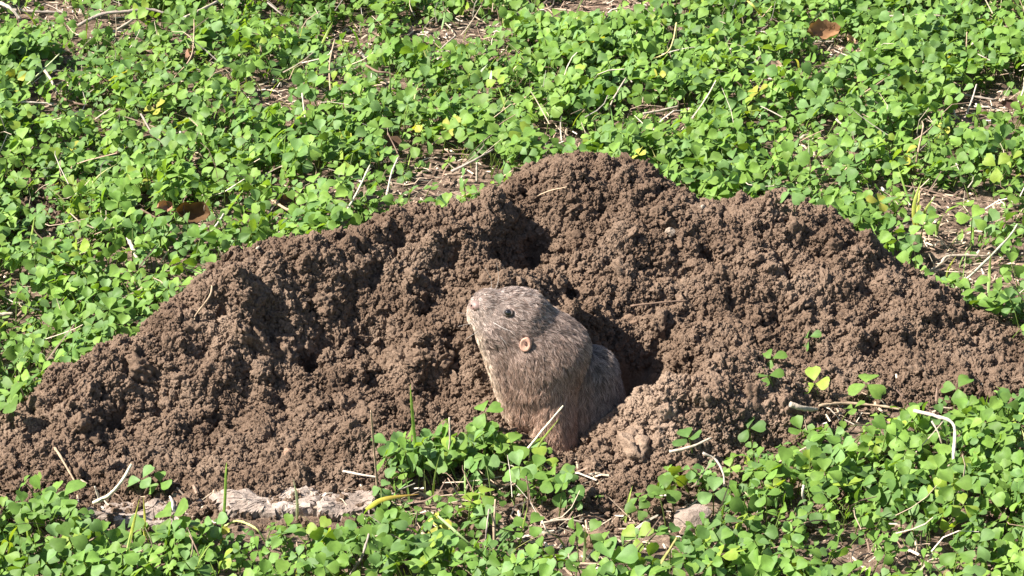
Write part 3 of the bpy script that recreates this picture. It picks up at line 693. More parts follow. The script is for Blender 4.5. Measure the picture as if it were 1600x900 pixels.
# ------------------------------------------------------------------ clover
def leaflet(L, wd, fold, curl, rows=5, cols=5, notch=0.06):
    """one obovate leaflet along +y, base at the origin, folded along its rib"""
    t = np.linspace(0.0, 1.0, rows); s = np.linspace(-1, 1, cols)
    prof = np.interp(t, [0, .25, .5, .72, .9, 1.0], [0.06, .48, .84, 1.0, .82, .42]) * wd * 0.5
    v = []
    for i, ti in enumerate(t):
        for sj in s:
            x = sj * prof[i]
            y = L * (ti - (notch * (1 - abs(sj)) * (ti > .95)) - 0.05 * abs(sj) * ti)
            z = abs(x) * math.tan(fold) + curl * L * (ti ** 2) * -0.5 + 0.03 * L * math.sin(3.1 * ti + 2 * sj)
            v.append((x, y, z))
    return np.array(v), grid_quads(rows, cols)
def rotm(axis, a):
    axis = np.asarray(axis, float); axis = axis / np.linalg.norm(axis); c, s = math.cos(a), math.sin(a); x, y, z = axis
    return np.array([[c + x * x * (1 - c), x * y * (1 - c) - z * s, x * z * (1 - c) + y * s], [y * x * (1 - c) + z * s, c + y * y * (1 - c), y * z * (1 - c) - x * s], [z * x * (1 - c) - y * s, z * y * (1 - c) + x * s, c + z * z * (1 - c)]])
def leaf_variant(seed, rows=5, cols=5):
    rg = np.random.default_rng(seed); parts = []
    fold = rg.uniform(0.05, 0.42); droop = rg.uniform(-0.35, 0.25)
    for k, az in enumerate((-1.95, 0.0, 1.95)):
        L = rg.uniform(0.86, 1.05); wd = L * rg.uniform(0.86, 1.08)
        v, q = leaflet(L, wd, fold + rg.normal(0, .06), rg.uniform(-0.1, 0.55), rows, cols, rg.uniform(0.05, 0.17))
        v = v @ rotm((1, 0, 0), droop + rg.normal(0, .18)).T
        v[:, 1] += 0.07 if k != 1 else 0.16
        v = v @ rotm((0, 0, 1), az + rg.normal(0, .14)).T
        parts.append((v, q))
    return parts
GREENS = np.array([[0.125, 0.225, 0.042], [0.155, 0.262, 0.048], [0.105, 0.195, 0.050], [0.190, 0.305, 0.056], [0.140, 0.240, 0.075], [0.230, 0.318, 0.045]])
def leaf_colors(n, rg):
    c = GREENS[rg.choice(6, n, p=[.28, .28, .17, .12, .13, .02])] * rg.uniform(0.8, 1.2, (n, 1))
    yel = rg.random(n) < 0.004; c[yel] = np.array([0.36, 0.36, 0.06]) * rg.uniform(.7, 1.1, (yel.sum(), 1))
    return c
# bare patches: (photo u, v, radius u px, radius v px, strength)
BARE = [(u_, v_, a_ * 1.0, b_ * 1.15, s_) for u_, v_, a_, b_, s_ in [(430, 160, 70, 22, .9), (560, 55, 50, 14, .7), (720, 45, 80, 22, .95), (930, 12, 110, 16, 1.0), (870, 222, 60, 22, .95), (1540, 165, 60, 24, .95), (1262, 248, 28, 14, .8), (1500, 322, 100, 22, .8),
        (1390, 300, 60, 16, .55), (1480, 400, 110, 45, .62), (1570, 450, 60, 40, .5), (660, 305, 45, 22, .8), (520, 300, 40, 16, .5), (610, 250, 40, 14, .5), (880, 838, 110, 26, .95), (960, 850, 80, 30, .8), (370, 782, 220, 20, .9), (1320, 872, 60, 22, .75),
        (1440, 880, 60, 20, .6), (1310, 645, 60, 22, .85), (90, 150, 50, 18, .5), (110, 20, 90, 14, .7), (300, 250, 30, 12, .5), (1190, 130, 40, 14, .5), (840, 760, 70, 20, .5), (100, 410, 40, 12, .5), (1080, 820, 50, 28, .8), (940, 845, 40, 24, .8),
        (930, 750, 40, 22, .7), (720, 270, 40, 16, .7), (1200, 30, 60, 18, .6), (560, 140, 40, 14, .4), (300, 355, 36, 16, .7), (1290, 82, 36, 14, .7)]]
def density(x, y):
    p = np.stack([x, y, np.zeros_like(x)], -1); u, v = to_px(p)
    d = 0.90 + 0.8 * fbm(x, y, 0.05, 3, 61) + 0.25 * fbm(x, y, 0.2, 2, 62)
    for bu, bv, ru, rv, s in BARE: d = d - 1.35 * s * np.exp(-((u - bu) / ru) ** 2 - ((v - bv) / rv) ** 2)
    return np.clip(d, 0.03, 1)
def in_frame(x, y, m=60):
    u, v = to_px(np.stack([x, y, np.full_like(x, 0.012)], -1)); return (u > -m) & (u < 1600 + m) & (v > -m) & (v < 900 + m * 1.6)
def scatter(n, x0, x1, y0, y1):
    x = RNG.uniform(x0, x1, n); y = RNG.uniform(y0, y1, n)
    h = hz(x, y)
    k = (RNG.random(n) < density(x, y)) & (h < 0.0015) & ~((np.hypot(x - HOLE[0], (y - HOLE[1]) * 1.2) < 0.056) & (y > -0.205))
    return x[k], y[k]
def sun_tilt(n, jit):
    base = sun_dir * 0.55 + np.array([0, -0.26, 0.45]); nn = base + RNG.standard_normal((n, 3)) * jit
    nn[:, 2] = np.maximum(nn[:, 2], 0.12); return nn / np.linalg.norm(nn, axis=1)[:, None]
def leaf_frames(n, jit=0.46):
    nz = sun_tilt(n, jit); a = RNG.uniform(0, 2 * math.pi, n)
    t = np.stack([np.cos(a), np.sin(a), np.zeros(n)], -1); t -= (t * nz).sum(1)[:, None] * nz; t /= np.linalg.norm(t, axis=1)[:, None]
    return np.stack([np.cross(t, nz), t, nz], -1)          # columns x, y, z
VAR = [leaf_variant(100 + k) for k in range(16)]
VLOW = [leaf_variant(300 + k, 3, 3) for k in range(8)]

FRONT = np.array([(-80, 775), (0, 770), (60, 748), (110, 748), (125, 788), (150, 808), (380, 814), (560, 806), (592, 735), (625, 690), (680, 664), (760, 662), (830, 690), (880, 708), (905, 728), (930, 775), (1000, 770),
                  (1040, 728), (1100, 712), (1180, 698), (1280, 660), (1330, 625), (1400, 632), (1500, 618), (1700, 606)], float)
RIDGE_XY = np.array([ony(u, v, y)[:2] for u, v, y in ridge])
def clear_of_soil(x, y, z):
    """the near clover stops at the foot of the dug soil and of the slab"""
    u, v = to_px(np.stack([x, y, z], -1)); lim = np.interp(u, FRONT[:, 0], FRONT[:, 1])
    ry = np.interp(x, RIDGE_XY[:, 0], RIDGE_XY[:, 1])
    return (y > ry) | (v > lim + RNG.normal(4, 7, len(x)))
STICK_PX = [t[2] for t in TW]
def near_stick(u, v, tol=13):
    d = np.full(len(u), 1e9)
    for pts in STICK_PX:
        for (u0, v0, _), (u1, v1, _) in zip(pts[:-1], pts[1:]):
            du, dv = u1 - u0, v1 - v0; t = np.clip(((u - u0) * du + (v - v0) * dv) / (du * du + dv * dv + 1e-6), 0, 1)
            d = np.minimum(d, np.hypot(u - u0 - t * du, v - v0 - t * dv))
    return d < tol
lx, ly = scatter(36000, -0.55, 0.55, -0.42, 0.72)
inf = in_frame(lx, ly); lx, ly = lx[inf], ly[inf]
order = np.argsort(ly); lx, ly = lx[order], ly[order]
nl = len(lx)
lh = np.clip(RNG.normal(0.0115, 0.0055, nl) + 0.018 * fbm(lx, ly, 0.06, 2, 88), 0.003, 0.028)
ls = RNG.uniform(0.0052, 0.0098, nl) * np.where(ly < -0.2, 0.93, 1.0) * np.clip(lh / 0.012, 0.68, 1.12)
lf = leaf_frames(nl); lc = leaf_colors(nl, RNG)
lz = surf(lx, ly) + lh
ptop = np.stack([lx, ly, lz], -1)
pu, pv = to_px(ptop)
bare_top = 0.0 * pu
for bu, bv, ru_, rw_, st_ in BARE: bare_top = np.maximum(bare_top, st_ * np.exp(-((pu - bu) / ru_) ** 2 - ((pv - bv) / rw_) ** 2))
okl = clear_of_soil(lx, ly, lz + 0.3 * ls) & (RNG.random(nl) > bare_top) & ~(near_stick(pu, pv) & (RNG.random(nl) < 0.6))
# the nearest leaves in view stand as things of their own
cand = np.where((pu > 12) & (pu < 1588) & (pv < 868) & (pv > 600) & (lh > 0.012) & okl)[0]
cand = cand[np.argsort(ly[cand])][:280]
indiv = np.zeros(nl, bool); indiv[cand] = True

def petiole(base, top, r=0.00042, n=4):
    mid = (base + top) / 2 + np.array([(top - base)[0] * -0.2, (top - base)[1] * -0.2, 0.12 * np.linalg.norm(top - base)])
    t = np.linspace(0, 1, n)[:, None]; p = (1 - t) ** 2 * base + 2 * t * (1 - t) * mid + t * t * top
    ang = np.array([0, 2.094, 4.189]); ring = np.stack([np.cos(ang), np.sin(ang), np.zeros(3)], -1) * r
    return (p[:, None] + ring[None]).reshape(-1, 3), grid_quads(n, 3, True)
carpet = MB()
for i in np.where(~indiv & okl)[0]:
    var = VAR[RNG.integers(16)]; R = lf[i] * ls[i]
    for v, q in var: carpet.add(v @ R.T + ptop[i], q, tint=lc[i] * RNG.uniform(.9, 1.1))
    off = RNG.normal(0, 0.008, 2); b = np.array([lx[i] + off[0], ly[i] + off[1], lz[i] - lh[i] - 0.002])
    v, q = petiole(b, ptop[i]); carpet.add(v, q, tint=(0.16, 0.22, 0.05))
# beyond the picture the same carpet goes on, simpler
ox, oy = scatter(30000, -1.8, 1.8, -1.1, 2.6)
out_ = ~in_frame(ox, oy); ox, oy = ox[out_], oy[out_]
of = leaf_frames(len(ox)); oc = leaf_colors(len(ox), RNG); oz = surf(ox, oy) + RNG.uniform(0.004, 0.03, len(ox))
for i in range(len(ox)):
    R = of[i] * RNG.uniform(0.011, 0.015)
    for v, q in VLOW[i % 8]: carpet.add(v @ R.T + (ox[i], oy[i], oz[i]), q, tint=oc[i])
tag(obj('clover_carpet', carpet.mesh('clover_carpet', M_LEAF)), 'dense low carpet of bright green clover covering the ground', 'clover', kind='stuff')

# single clover leaves: an empty at the foot, three leaflets and a stalk
LM = []
for k in range(24):
    c = leaf_colors(1, np.random.default_rng(900 + k))[0]
    ms = []
    for v, q in leaf_variant(500 + k, 7, 5):
        mb = MB(); mb.add(v, q, tint=c * random.uniform(.92, 1.08)); ms.append(mb.mesh('leaflet', M_LEAF))
    LM.append(ms)
def clover_leaf(base, top, frame3, size, label, group, k):
    e = bpy.data.objects.new('clover_leaf', None); COL.objects.link(e); e.location = base; e.empty_display_size = 0.005
    tag(e, label, 'clover', group)
    rot = Matrix([list(r) for r in frame3]).to_4x4()
    for me in LM[k % 24]:
        o = obj('leaflet', me, e); o.matrix_local = Matrix.Translation(Vector(top) - Vector(base)) @ rot @ Matrix.Scale(size, 4)
    mb = MB(); v, q = petiole(np.zeros(3), np.asarray(top) - np.asarray(base), 0.00045, 6); mb.add(v, q, tint=(0.17, 0.23, 0.06)); obj('stalk', mb.mesh('stalk', M_LEAF), e)
    return e
for j, i in enumerate(cand):
    off = RNG.normal(0, 0.007, 2)
    clover_leaf((lx[i] + off[0], ly[i] + off[1], lz[i] - lh[i] - 0.002), ptop[i], lf[i], ls[i], 'green three-leaflet clover leaf in the carpet along the bottom edge', 'clover leaves in the near foreground', j)
single = [  # photo u, v of the leaf, its height, size, label
    (758, 648, .020, .0105, 'pale green clover leaf poking up left of the gopher against dark soil'),
    (1262, 528, .006, .0085, 'lone round clover leaf high on the right slope of the mound'),
    (1205, 562, .006, .0095, 'dark green clover leaf just above the small front soil heap'),
    (1200, 588, .006, .0085, 'little clover leaf half buried behind the small front soil heap'),
    (1272, 600, .012, .0105, 'clover leaf at the mound foot, nearest the small front heap'),
    (1352, 602, .014, .0120, 'large fresh clover leaf at the right foot of the mound'),
    (1075, 686, .012, .0100, 'clover leaf at the front edge of the small soil heap'),
    (1168, 672, .012, .0095, 'dark clover leaf shaded against the right end of the small heap'),
    (1235, 300, .020, .0105, 'pale clover leaf peeking over the right crest of the mound'),
    (18, 632, .016, .0140, 'bright clover leaf overlapping the mound at the left picture edge'),
    (222, 752, .010, .0090, 'small clover leaf against the soil, above the left end of the pale slab'),
    (252, 756, .010, .0085, 'rounded clover leaf right beside another above the pale slab'),
    (1495, 608, .012, .0100, 'clover leaf leaning on the soil at the right edge of the mound'),
    (1555, 690, .022, .0125, 'broad pale clover leaf at the right beyond the bent white stem'),
    (955, 880, .020, .0130, 'big heart-shaped clover leaf at the bottom edge right of centre'),
    (1130, 825, .022, .0120, 'light green clover leaf just right of the pale foreground stone'),
    (272, 812, .022, .0130, 'broad clover leaf standing in front of the pale slab'),
    (100, 785, .022, .0135, 'large clover leaf at the lower left before the mound')]
for j, (u, v, h, s, lab) in enumerate(single):
    p = drop(u, v + h * 2300)
    clover_leaf((p[0] + .003, p[1], p[2] - 0.003), (p[0], p[1], p[2] + h), leaf_frames(1, 0.15)[0], s, lab, None, j * 5 + 3)
# clover clump before the gopher's chest
clump_sp = [(600 + (k * 37) % 275 + random.uniform(-9, 9), 668 + (k * 53) % 62 + random.uniform(-6, 6)) for k in range(30)]
for j, (u, v) in enumerate(clump_sp):
    if u > 770: v = max(v + 8, 694)
    if u > 850: v += 12
    if u < 650 and v < 690: v += 30
    h = random.uniform(.007, .018); t = onz(u, v, h)
    clover_leaf((t[0] + random.uniform(-.006, .006), t[1] + random.uniform(-.004, .006), float(surf(t[0], t[1])) - .003), (t[0], t[1], h), leaf_frames(1, 0.28)[0], random.uniform(.0080, .0108), 'clover leaf in the clump right in front of the gopher', 'clover leaves before the gopher', j * 7 + 1)

# ------------------------------------------------------------------ litter
litter = MB()
def sc_litter(n, x0, x1, y0, y1, wfun):
    x = RNG.uniform(x0, x1, n); y = RNG.uniform(y0, y1, n); k = (RNG.random(n) < wfun(x, y)) & (hz(x, y) < 0.002) & (np.hypot(x - HOLE[0], y - HOLE[1]) > .058); return x[k], y[k]
bx_, by_ = sc_litter(36000, -0.5, 0.5, -0.38, 0.66, lambda x, y: np.clip(0.85 - density(x, y), 0.03, 1) ** 1.2)
STRAW = np.array([[0.36, 0.27, 0.19], [0.48, 0.39, 0.28], [0.25, 0.17, 0.12], [0.58, 0.50, 0.40], [0.16, 0.105, 0.075], [0.40, 0.27, 0.19]])
for i in range(len(bx_)):
    L = RNG.lognormal(math.log(0.0065), 0.55); a = RNG.uniform(0, math.pi); w = RNG.uniform(0.0003, 0.0011); tl = RNG.normal(0, 0.22)
    d = np.array([math.cos(a) * math.cos(tl), math.sin(a) * math.cos(tl), math.sin(tl)]); s = np.array([-math.sin(a), math.cos(a), 0]) * w
    c = np.array([bx_[i], by_[i], float(ground_z(bx_[i], by_[i])) + 0.0012 + RNG.random() * 0.003])
    up = np.array([0, 0, w * 0.7]); bend = np.array([0, 0, RNG.uniform(-.12, .2) * L])
    P0, P1, P2 = c - d * L / 2, c + bend, c + d * L / 2
    v = np.array([P0 - s, P0 + up, P0 + s, P1 - s, P1 + up, P1 + s, P2 - s * .6, P2 + up * .6, P2 + s * .6])
    litter.add(v, np.array([(0, 1, 4, 3), (1, 2, 5, 4), (3, 4, 7, 6), (4, 5, 8, 7)]), tint=STRAW[RNG.choice(6, p=[.25, .2, .2, .1, .15, .1])] * RNG.uniform(.8, 1.15))
sx_, sy_ = sc_litter(3800, -0.5, 0.5, -0.38, 0.66, lambda x, y: 0.35 + 0.5 * (1 - density(x, y)))
for i in range(len(sx_)):
    L = RNG.uniform(0.010, 0.034); a = RNG.uniform(0, 2 * math.pi); tl = abs(RNG.normal(0, 0.55))
    d = np.array([math.cos(a) * math.cos(tl), math.sin(a) * math.cos(tl), math.sin(tl)]); c = np.array([sx_[i], sy_[i], float(ground_z(sx_[i], sy_[i])) + RNG.uniform(0, 0.016)])
    if not clear_of_soil(np.array([c[0]]), np.array([c[1]]), np.array([c[2] + d[2] * L]))[0]: continue
    bend = RNG.normal(0, 0.13, 3) * L; r = RNG.uniform(0.00025, 0.0006); ang = np.array([0, 2.094, 4.189])
    e1 = np.cross(d, [0.3, 0.1, 1]); e1 /= np.linalg.norm(e1); e2 = np.cross(d, e1)
    v = np.concatenate([(c + d * L * t + bend * 4 * t * (1 - t)) + (np.cos(ang)[:, None] * e1 + np.sin(ang)[:, None] * e2) * r * (1 - .4 * t) for t in (0, .33, .66, 1.0)])
    litter.add(v, grid_quads(4, 3, True), tint=STRAW[RNG.choice(6, p=[.2, .25, .12, .25, .08, .1])] * RNG.uniform(.8, 1.15))
tag(obj('straw_litter', litter.mesh('straw_litter', M_STRAW, False)), 'fine dry straw and plant litter in the bare patches', 'litter', kind='stuff')

def stick(name, label, cat, pts, r0, r1, col, group=None, sides=7):
    """pts: photo u, v and height above the soil"""
    P = []
    for u, v, h in pts:
        g = drop(u, v); z0 = float(surf(g[0], g[1]))
        P.append(onz(u, v, z0 + h))
    base = Vector(P[0]); mb = MB(); tube(mb, [p - np.array(base) for p in P], r0 * 0.8, r1 * 0.75, sides, max(8, 5 * len(P)), 0.1, col, seed=len(bpy.data.objects))
    return tag(obj(name, mb.mesh(name, M_STRAW), None, base), label, cat, group)
for nm, lab, pts, r0, r1, col in TW: stick(nm, lab, {'dry_twig': 'twig', 'fallen_straw': 'straw', 'rootlet': 'rootlet'}[nm], pts, r0, r1, col)

# ------------------------------------------------------------------ grass blades
def blade(name, label, pts, w, col, tipcol=None, cat='grass blade'):
    P = []
    for u, v, h in pts:
        g = drop(u, v); P.append(onz(u, v, float(surf(g[0], g[1])) * (1 if h < .02 else 0) + h))
    P = np.array(P); base = P[0].copy(); p = smooth_path(P - base, 12)
    t = np.gradient(p, axis=0); t /= np.linalg.norm(t, axis=1)[:, None]
    side = np.cross(t, np.array([0.1, 0.9, -0.45])); side /= np.linalg.norm(side, axis=1)[:, None]; nrm = np.cross(side, t)
    s = np.linspace(0, 1, 12); ww = w * 0.62 * np.interp(s, [0, .2, .6, 1], [.6, 1, .85, .06])
    col = np.array(col); tipcol = np.array(tipcol if tipcol is not None else col)
    v = np.concatenate([np.stack([p[i] - side[i] * ww[i], p[i] - nrm[i] * ww[i] * 0.45, p[i] + side[i] * ww[i]]) for i in range(12)])
    c = np.repeat(col + (tipcol - col) * s[:, None], 3, 0)
    mb = MB(); mb.add(v, grid_quads(12, 3), tint=c)
    return tag(obj(name, mb.mesh(name, M_GRASS), None, base), label, cat)
GR, YG, YL = (0.16, 0.32, 0.06), (0.30, 0.40, 0.08), (0.52, 0.50, 0.10)
BL = [
 ('tall green grass blade rising from the clump before the soil', [(652, 742, .006), (648, 690, .024), (643, 630, .05), (641, 600, .062)], .0016, GR, YG),
 ('shorter green grass blade beside the tall one in the clump', [(640, 740, .004), (640, 700, .02), (644, 660, .034)], .0011, GR, YG),
 ('green grass blade standing in front of the pale slab', [(346, 836, .004), (351, 790, .02), (353, 740, .04), (354, 722, .046)], .0014, GR, YG),
 ('yellow-green blade left of the slab foreground', [(196, 878, .004), (206, 830, .018), (218, 780, .036)], .0016, YG, YL),
 ('small yellow blade beside the yellow-green one', [(226, 846, .006), (226, 806, .018), (224, 776, .028)], .0012, YL, YL),
 ('white-green blade tip before the right end of the slab', [(464, 812, .004), (464, 780, .018), (458, 748, .03)], .0014, (0.5, 0.52, 0.3), (0.6, 0.6, 0.4)),
 ('yellow fallen grass blade below the clover clump', [(572, 796, .018), (600, 780, .022), (655, 772, .022)], .0022, (0.50, 0.55, 0.06), (0.5, 0.28, 0.08)),
 ('pale long blade slanting in the central foreground', [(684, 806, .026), (720, 838, .02), (770, 884, .008)], .0012, (0.30, 0.38, 0.18), (0.25, 0.33, 0.12)),
 ('green stalk blade standing in the foreground litter', [(912, 880, .004), (914, 850, .014), (914, 816, .028)], .0013, (0.20, 0.26, 0.10), (0.24, 0.30, 0.12)),
 ('bright green blade at the lower centre', [(812, 850, .006), (818, 820, .018), (824, 792, .026)], .0010, YG, YG),
 ('olive blade at the bottom right of centre', [(1018, 900, .004), (1040, 868, .016), (1062, 838, .024)], .0014, (0.24, 0.26, 0.06), YG),
 ('green blade slanting at the bottom left corner', [(30, 896, .004), (14, 860, .014), (4, 830, .024)], .0012, GR, GR),
 ('yellow-green upright blade of the tuft behind the right mound', [(1430, 360, .004), (1428, 322, .02), (1440, 280, .036)], .0022, YL, YG),
 ('second yellow blade of the tuft behind the right mound', [(1434, 360, .004), (1434, 330, .016), (1437, 296, .028)], .0016, YL, YL),
 ('bent olive blade right of the yellow tuft', [(1438, 352, .004), (1446, 328, .016), (1462, 306, .026)], .0015, (0.32, 0.32, 0.1), YG),
 ('thin green blade left of the yellow tuft', [(1422, 318, .01), (1412, 290, .022), (1402, 256, .034)], .0011, GR, YG),
 ('small pale blade behind the right shoulder of the mound', [(1336, 348, .006), (1326, 326, .016), (1322, 308, .022)], .0013, (0.42, 0.45, 0.22), YG),
 ('green blade at the right near the mound foot', [(1520, 384, .004), (1520, 360, .012), (1526, 330, .024)], .0016, GR, YG),
 ('pale green blade at the right edge by the mound foot', [(1544, 458, .004), (1546, 425, .014), (1548, 396, .026)], .0016, (0.24, 0.36, 0.12), YG),
 ('two-tone blade in the grass patch below the yellow tuft', [(1462, 370, .004), (1466, 350, .012), (1474, 334, .018)], .0016, (0.22, 0.32, 0.08), YG),
 ('pale blade on the right bare strip with curled base', [(1478, 440, .004), (1482, 420, .012), (1494, 400, .02)], .0012, YG, YL),
 ('white upright blade in the clover right of the mound peak', [(1264, 262, .004), (1264, 242, .014), (1263, 218, .026)], .0014, (0.55, 0.58, 0.45), (0.5, 0.55, 0.3)),
 ('arching pale blade right of the white upright blade', [(1272, 250, .008), (1284, 236, .018), (1306, 226, .02)], .0010, YG, YG),
 ('arching yellow-green blade left of the white upright blade', [(1250, 232, .012), (1232, 238, .016), (1216, 250, .012)], .0010, YG, YG),
 ('green grass blade in the left clover', [(44, 424, .004), (48, 380, .02), (54, 336, .036)], .0015, YG, YG),
 ('thin green blade above the left mound shoulder', [(446, 270, .006), (444, 240, .018), (446, 206, .03)], .0010, GR, YG),
 ('pale green blade slanting at the top centre', [(744, 128, .01), (752, 112, .018), (762, 100, .022)], .0013, (0.42, 0.5, 0.3), (0.55, 0.58, 0.42)),
 ('white blade tip near the top centre', [(766, 132, .01), (768, 110, .02)], .0016, (0.6, 0.6, 0.5), (0.6, 0.6, 0.5)),
 ('vertical pale blade at the upper middle', [(690, 46, .006), (696, 20, .018), (699, -6, .03)], .0012, (0.3, 0.42, 0.18), GR),
 ('yellow blade at the top right of centre', [(1190, 24, .016), (1176, 8, .022), (1160, -4, .024)], .0014, (0.5, 0.5, 0.12), YL),
 ('green-yellow blade in the upper left middle', [(502, 70, .01), (512, 50, .018), (520, 34, .024)], .0016, YG, YG),
 ('dark green stalk blade at the top centre bare patch', [(1004, 40, .006), (1003, 18, .016), (1003, -8, .03)], .0016, (0.12, 0.16, 0.05), (0.12, 0.16, 0.05)),
 ('olive blade low before the gopher chest', [(836, 706, .008), (850, 684, .02), (874, 654, .036)], .0011, (0.36, 0.42, 0.12), YG),
]
for lab, pts, w, c0, c1 in BL: blade('grass_blade', lab, pts, w, c0, c1)

grass = MB()
gx_, gy_ = sc_litter(3000, -0.5, 0.5, -0.38, 0.66, lambda x, y: np.clip(0.25 + 1.2 * fbm(x, y, .12, 2, 91), 0.05, 1))
for i in range(len(gx_)):
    L = RNG.uniform(0.012, 0.032); a = RNG.uniform(0, 2 * math.pi); lean = RNG.uniform(0.15, 0.9); w = RNG.uniform(0.0004, 0.0009)
    b = np.array([gx_[i], gy_[i], float(ground_z(gx_[i], gy_[i])) - .001]); d = np.array([math.cos(a), math.sin(a), 0])
    if not clear_of_soil(b[None, 0], b[None, 1], b[None, 2] + L * .8)[0]: continue
    t = np.linspace(0, 1, 6); p = b + d * (L * lean * t ** 1.8)[:, None] + np.array([0, 0, 1.0]) * (L * (t - .35 * lean * t ** 2))[:, None]
    a2 = RNG.uniform(0, 6.28); sd = np.array([math.cos(a2), math.sin(a2), 0.1]); ww_ = w * np.array([.7, 1, 1, .85, .55, .05])
    v = np.stack([p - sd * ww_[:, None], p + np.cross(sd, [0, 0, 1]) * ww_[:, None] * .4, p + sd * ww_[:, None]], 1).reshape(-1, 3)
    grass.add(v, grid_quads(6, 3), tint=np.array([GR, YG, (0.20, 0.30, 0.08), (0.42, 0.42, 0.16)][RNG.integers(4)]) * RNG.uniform(.8, 1.1))
tag(obj('thin_grass', grass.mesh('thin_grass', M_GRASS)), 'thin scattered grass growing among the clover', 'grass', kind='stuff')

# ------------------------------------------------------------------ stones, slab, dead leaves
def stone(name, label, cat, u, v, rad, mat, seed, cut=0.7, sink=0.3, rz=0.0, rough=0.2, sub=3):
    p = drop(u, v); z = float(surf(p[0], p[1]))
    o = obj(name, lump_mesh(name, rad, mat, seed, rough, cut, sub), None, (p[0], p[1], z + rad[2] * (1 - 2 * sink))); o.rotation_euler = (0.1, -0.1, rz)
    return tag(o, label, cat)
stone('stone', 'pale pinkish stone in the right of centre foreground', 'stone', 1078, 826, (.0125, .010, .0095), M_STONE, 3, 0.8, .2, .3)
stone('stone', 'grey-tan stone lying in the bare foreground litter', 'stone', 936, 852, (.0085, .008, .0065), M_CLOD, 5, 0.8, .25, .8)
stone('stone', 'small pale stone in the right foreground clover', 'stone', 1388, 716, (.007, .006, .006), M_STONE, 8, 0.6, .1)
stone('pebble', 'square cream pebble on the upper right slope of the mound', 'pebble', 1047, 372, (.0038, .003, .0042), M_PALEPEB, 11, .9, .1, .2)
stone('pebble', 'tiny white pebble on the mound crest', 'pebble', 1033, 270, (.0024, .0022, .0026), M_PALEPEB, 12, .6, .0)
stone('pebble', 'small cream pebble on the dark slope above the gopher', 'pebble', 870, 446, (.0028, .0025, .0024), M_PALEPEB, 13, .6, .1)
stone('pebble', 'orange-tan pebble stuck in soil right of the gopher head', 'pebble', 985, 512, (.0048, .004, .0052), M_CLOD, 14, .5, .35)
stone('pebble', 'tan pebble at the front foot of the left mound', 'pebble', 450, 716, (.0050, .004, .0052), M_PEBBLE, 15, .5, .35)
stone('pebble', 'thin cream pebble edge beside the right crest', 'pebble', 1098, 334, (.0016, .0016, .003), M_PALEPEB, 16, .6, .0)
# long pale slab half buried before the left mound, with its broken pieces
def slab_piece(name, label, outline, zt, mat, seed):
    rg = np.random.default_rng(seed); P = np.array([onz(u, v, 0)[:2] for u, v in outline]); c = P.mean(0)
    q = []
    for i in range(len(P)):
        a, b = P[i], P[(i + 1) % len(P)]
        for k in range(14): q.append(a + (b - a) * k / 14 + rg.normal(0, .0012, 2))
    P = np.array(q) - c; n = len(P)
    rings = [(1.0, -0.012), (1.02, zt * .35), (0.985, zt * 0.75), (0.93, zt), (0.8, zt * 1.05), (0.66, zt), (0.5, zt * 1.05), (0.34, zt * 1.05), (0.18, zt), (0.04, zt)]
    v = np.concatenate([np.column_stack([P * s + rg.normal(0, .0004, (n, 2)), z + 0.0040 * fbm(P[:, 0] * s, P[:, 1] * s, .007, 3, seed) + 0.006 * fbm(P[:, 0] * s, P[:, 1] * s, .03, 2, seed + 9)]) for s, z in rings])
    o = obj(name, mesh_np(name, v, [grid_quads(len(rings), n, True)[:, ::-1]], mat, False), None, (c[0], c[1], float(ground_z(c[0], c[1])))); return tag(o, label, 'stone')
slab_piece('flat_stone', 'left broken piece of the pale stone slab half buried before the mound', [(118, 808), (160, 792), (240, 780), (304, 776), (320, 792), (306, 812), (226, 822)], .0048, M_SLAB, 4)
slab_piece('flat_stone', 'long middle piece of the pale stone slab before the left mound', [(334, 784), (380, 776), (440, 768), (496, 768), (512, 784), (486, 800), (410, 806), (344, 808)], .0052, M_SLAB, 7)
slab_piece('flat_stone', 'right end piece of the pale stone slab beside the clover clump', [(508, 772), (560, 766), (588, 778), (582, 800), (536, 812), (496, 806)], .0042, M_SLAB, 12)
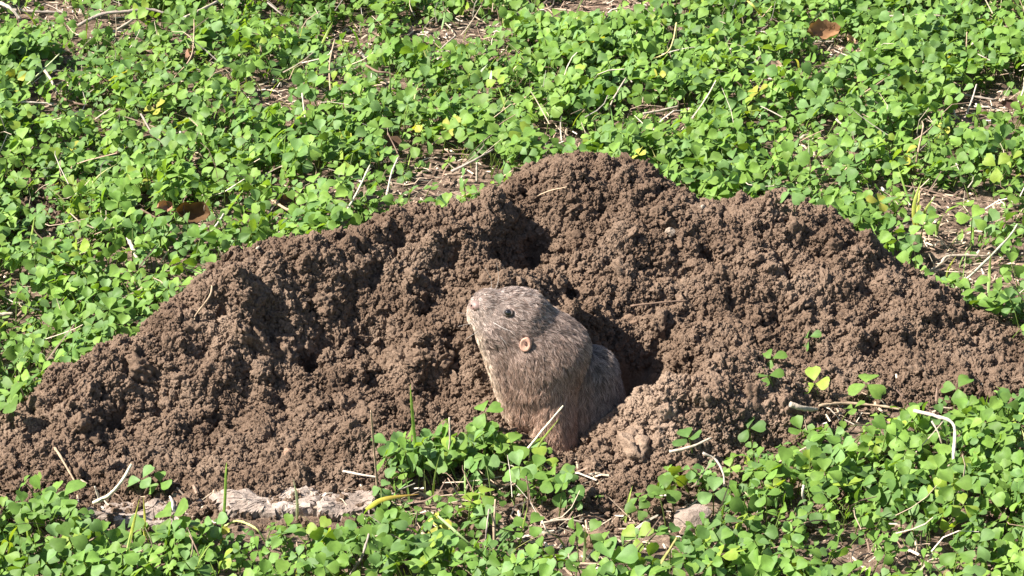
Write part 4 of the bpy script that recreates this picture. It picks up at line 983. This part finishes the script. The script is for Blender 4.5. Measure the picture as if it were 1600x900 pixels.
def dead_leaf(label, u, v, size, h, col, rot, curl):
    p = drop(u, v); n = 9; s = np.linspace(-1, 1, n); V = []
    rg = np.random.default_rng(int(u))
    for i in s:
        for j in s:
            w = max(0.08, math.sqrt(max(0, 1 - abs(i) ** 2.4))); x = i * size; y = j * w * size * 0.6 * (1 + rg.normal(0, .14))
            V.append((x, y, curl * size * (j * j + 0.4 * i * i) + rg.normal(0, size * .05)))
    V = np.array(V) @ (rotm((0, 0, 1), rot[2]) @ rotm((1, 0, 0), rot[0]) @ rotm((0, 1, 0), rot[1])).T
    mb = MB(); mb.add(V, grid_quads(n, n), tint=col); tube(mb, [V[4], V[4] * 1.35], size * .05, size * .03, 5, 4, 0, col)
    return tag(obj('dead_leaf', mb.mesh('dead_leaf', M_DRYLEAF), None, (p[0], p[1], float(surf(p[0], p[1])) + h)), label, 'dead leaf')
dead_leaf('brown curled dead leaf in the upper right clover', 1282, 92, .0125, .020, (0.24, 0.13, 0.065), (0.7, 0.1, 0.2), .5)
dead_leaf('tan dead leaf fragment right of the curled brown leaf', 1326, 100, .006, .018, (0.36, 0.22, 0.13), (0.6, 0.3, 1.0), .3)
dead_leaf('dark brown folded dead leaf in the left clover', 304, 366, .011, .014, (0.10, 0.055, 0.025), (0.9, 0.15, -0.1), .6)
dead_leaf('reddish dead leaf scrap left of the dark brown folded leaf', 256, 356, .006, .014, (0.34, 0.17, 0.11), (0.8, 0.2, 0.6), .5)
dead_leaf('dark olive dying leaf low in the left clover', 83, 424, .009, .012, (0.10, 0.085, 0.015), (0.9, 0.6, 1.2), .4)
dead_leaf('dark dead leaf in the clover left of the mound peak', 606, 246, .009, .010, (0.085, 0.05, 0.032), (0.5, 0.1, 0.1), .3)
dead_leaf('pale tan dead leaf in the clover right of the peak', 1205, 136, .007, .016, (0.42, 0.28, 0.2), (0.6, 0.2, 0.3), .3)
dead_leaf('brown dead leaf upright beside the left litter patch', 292, 116, .007, .014, (0.20, 0.11, 0.07), (1.1, 0.2, 1.4), .5)
dead_leaf('dark brown dead leaf in the litter behind the left crest', 448, 334, .0075, .008, (0.09, 0.05, 0.035), (0.7, 0.3, 0.5), .4)
dead_leaf('dark flat dead leaf at the right picture edge', 1582, 186, .009, .010, (0.085, 0.045, 0.035), (0.4, 0.1, 0.1), .2)
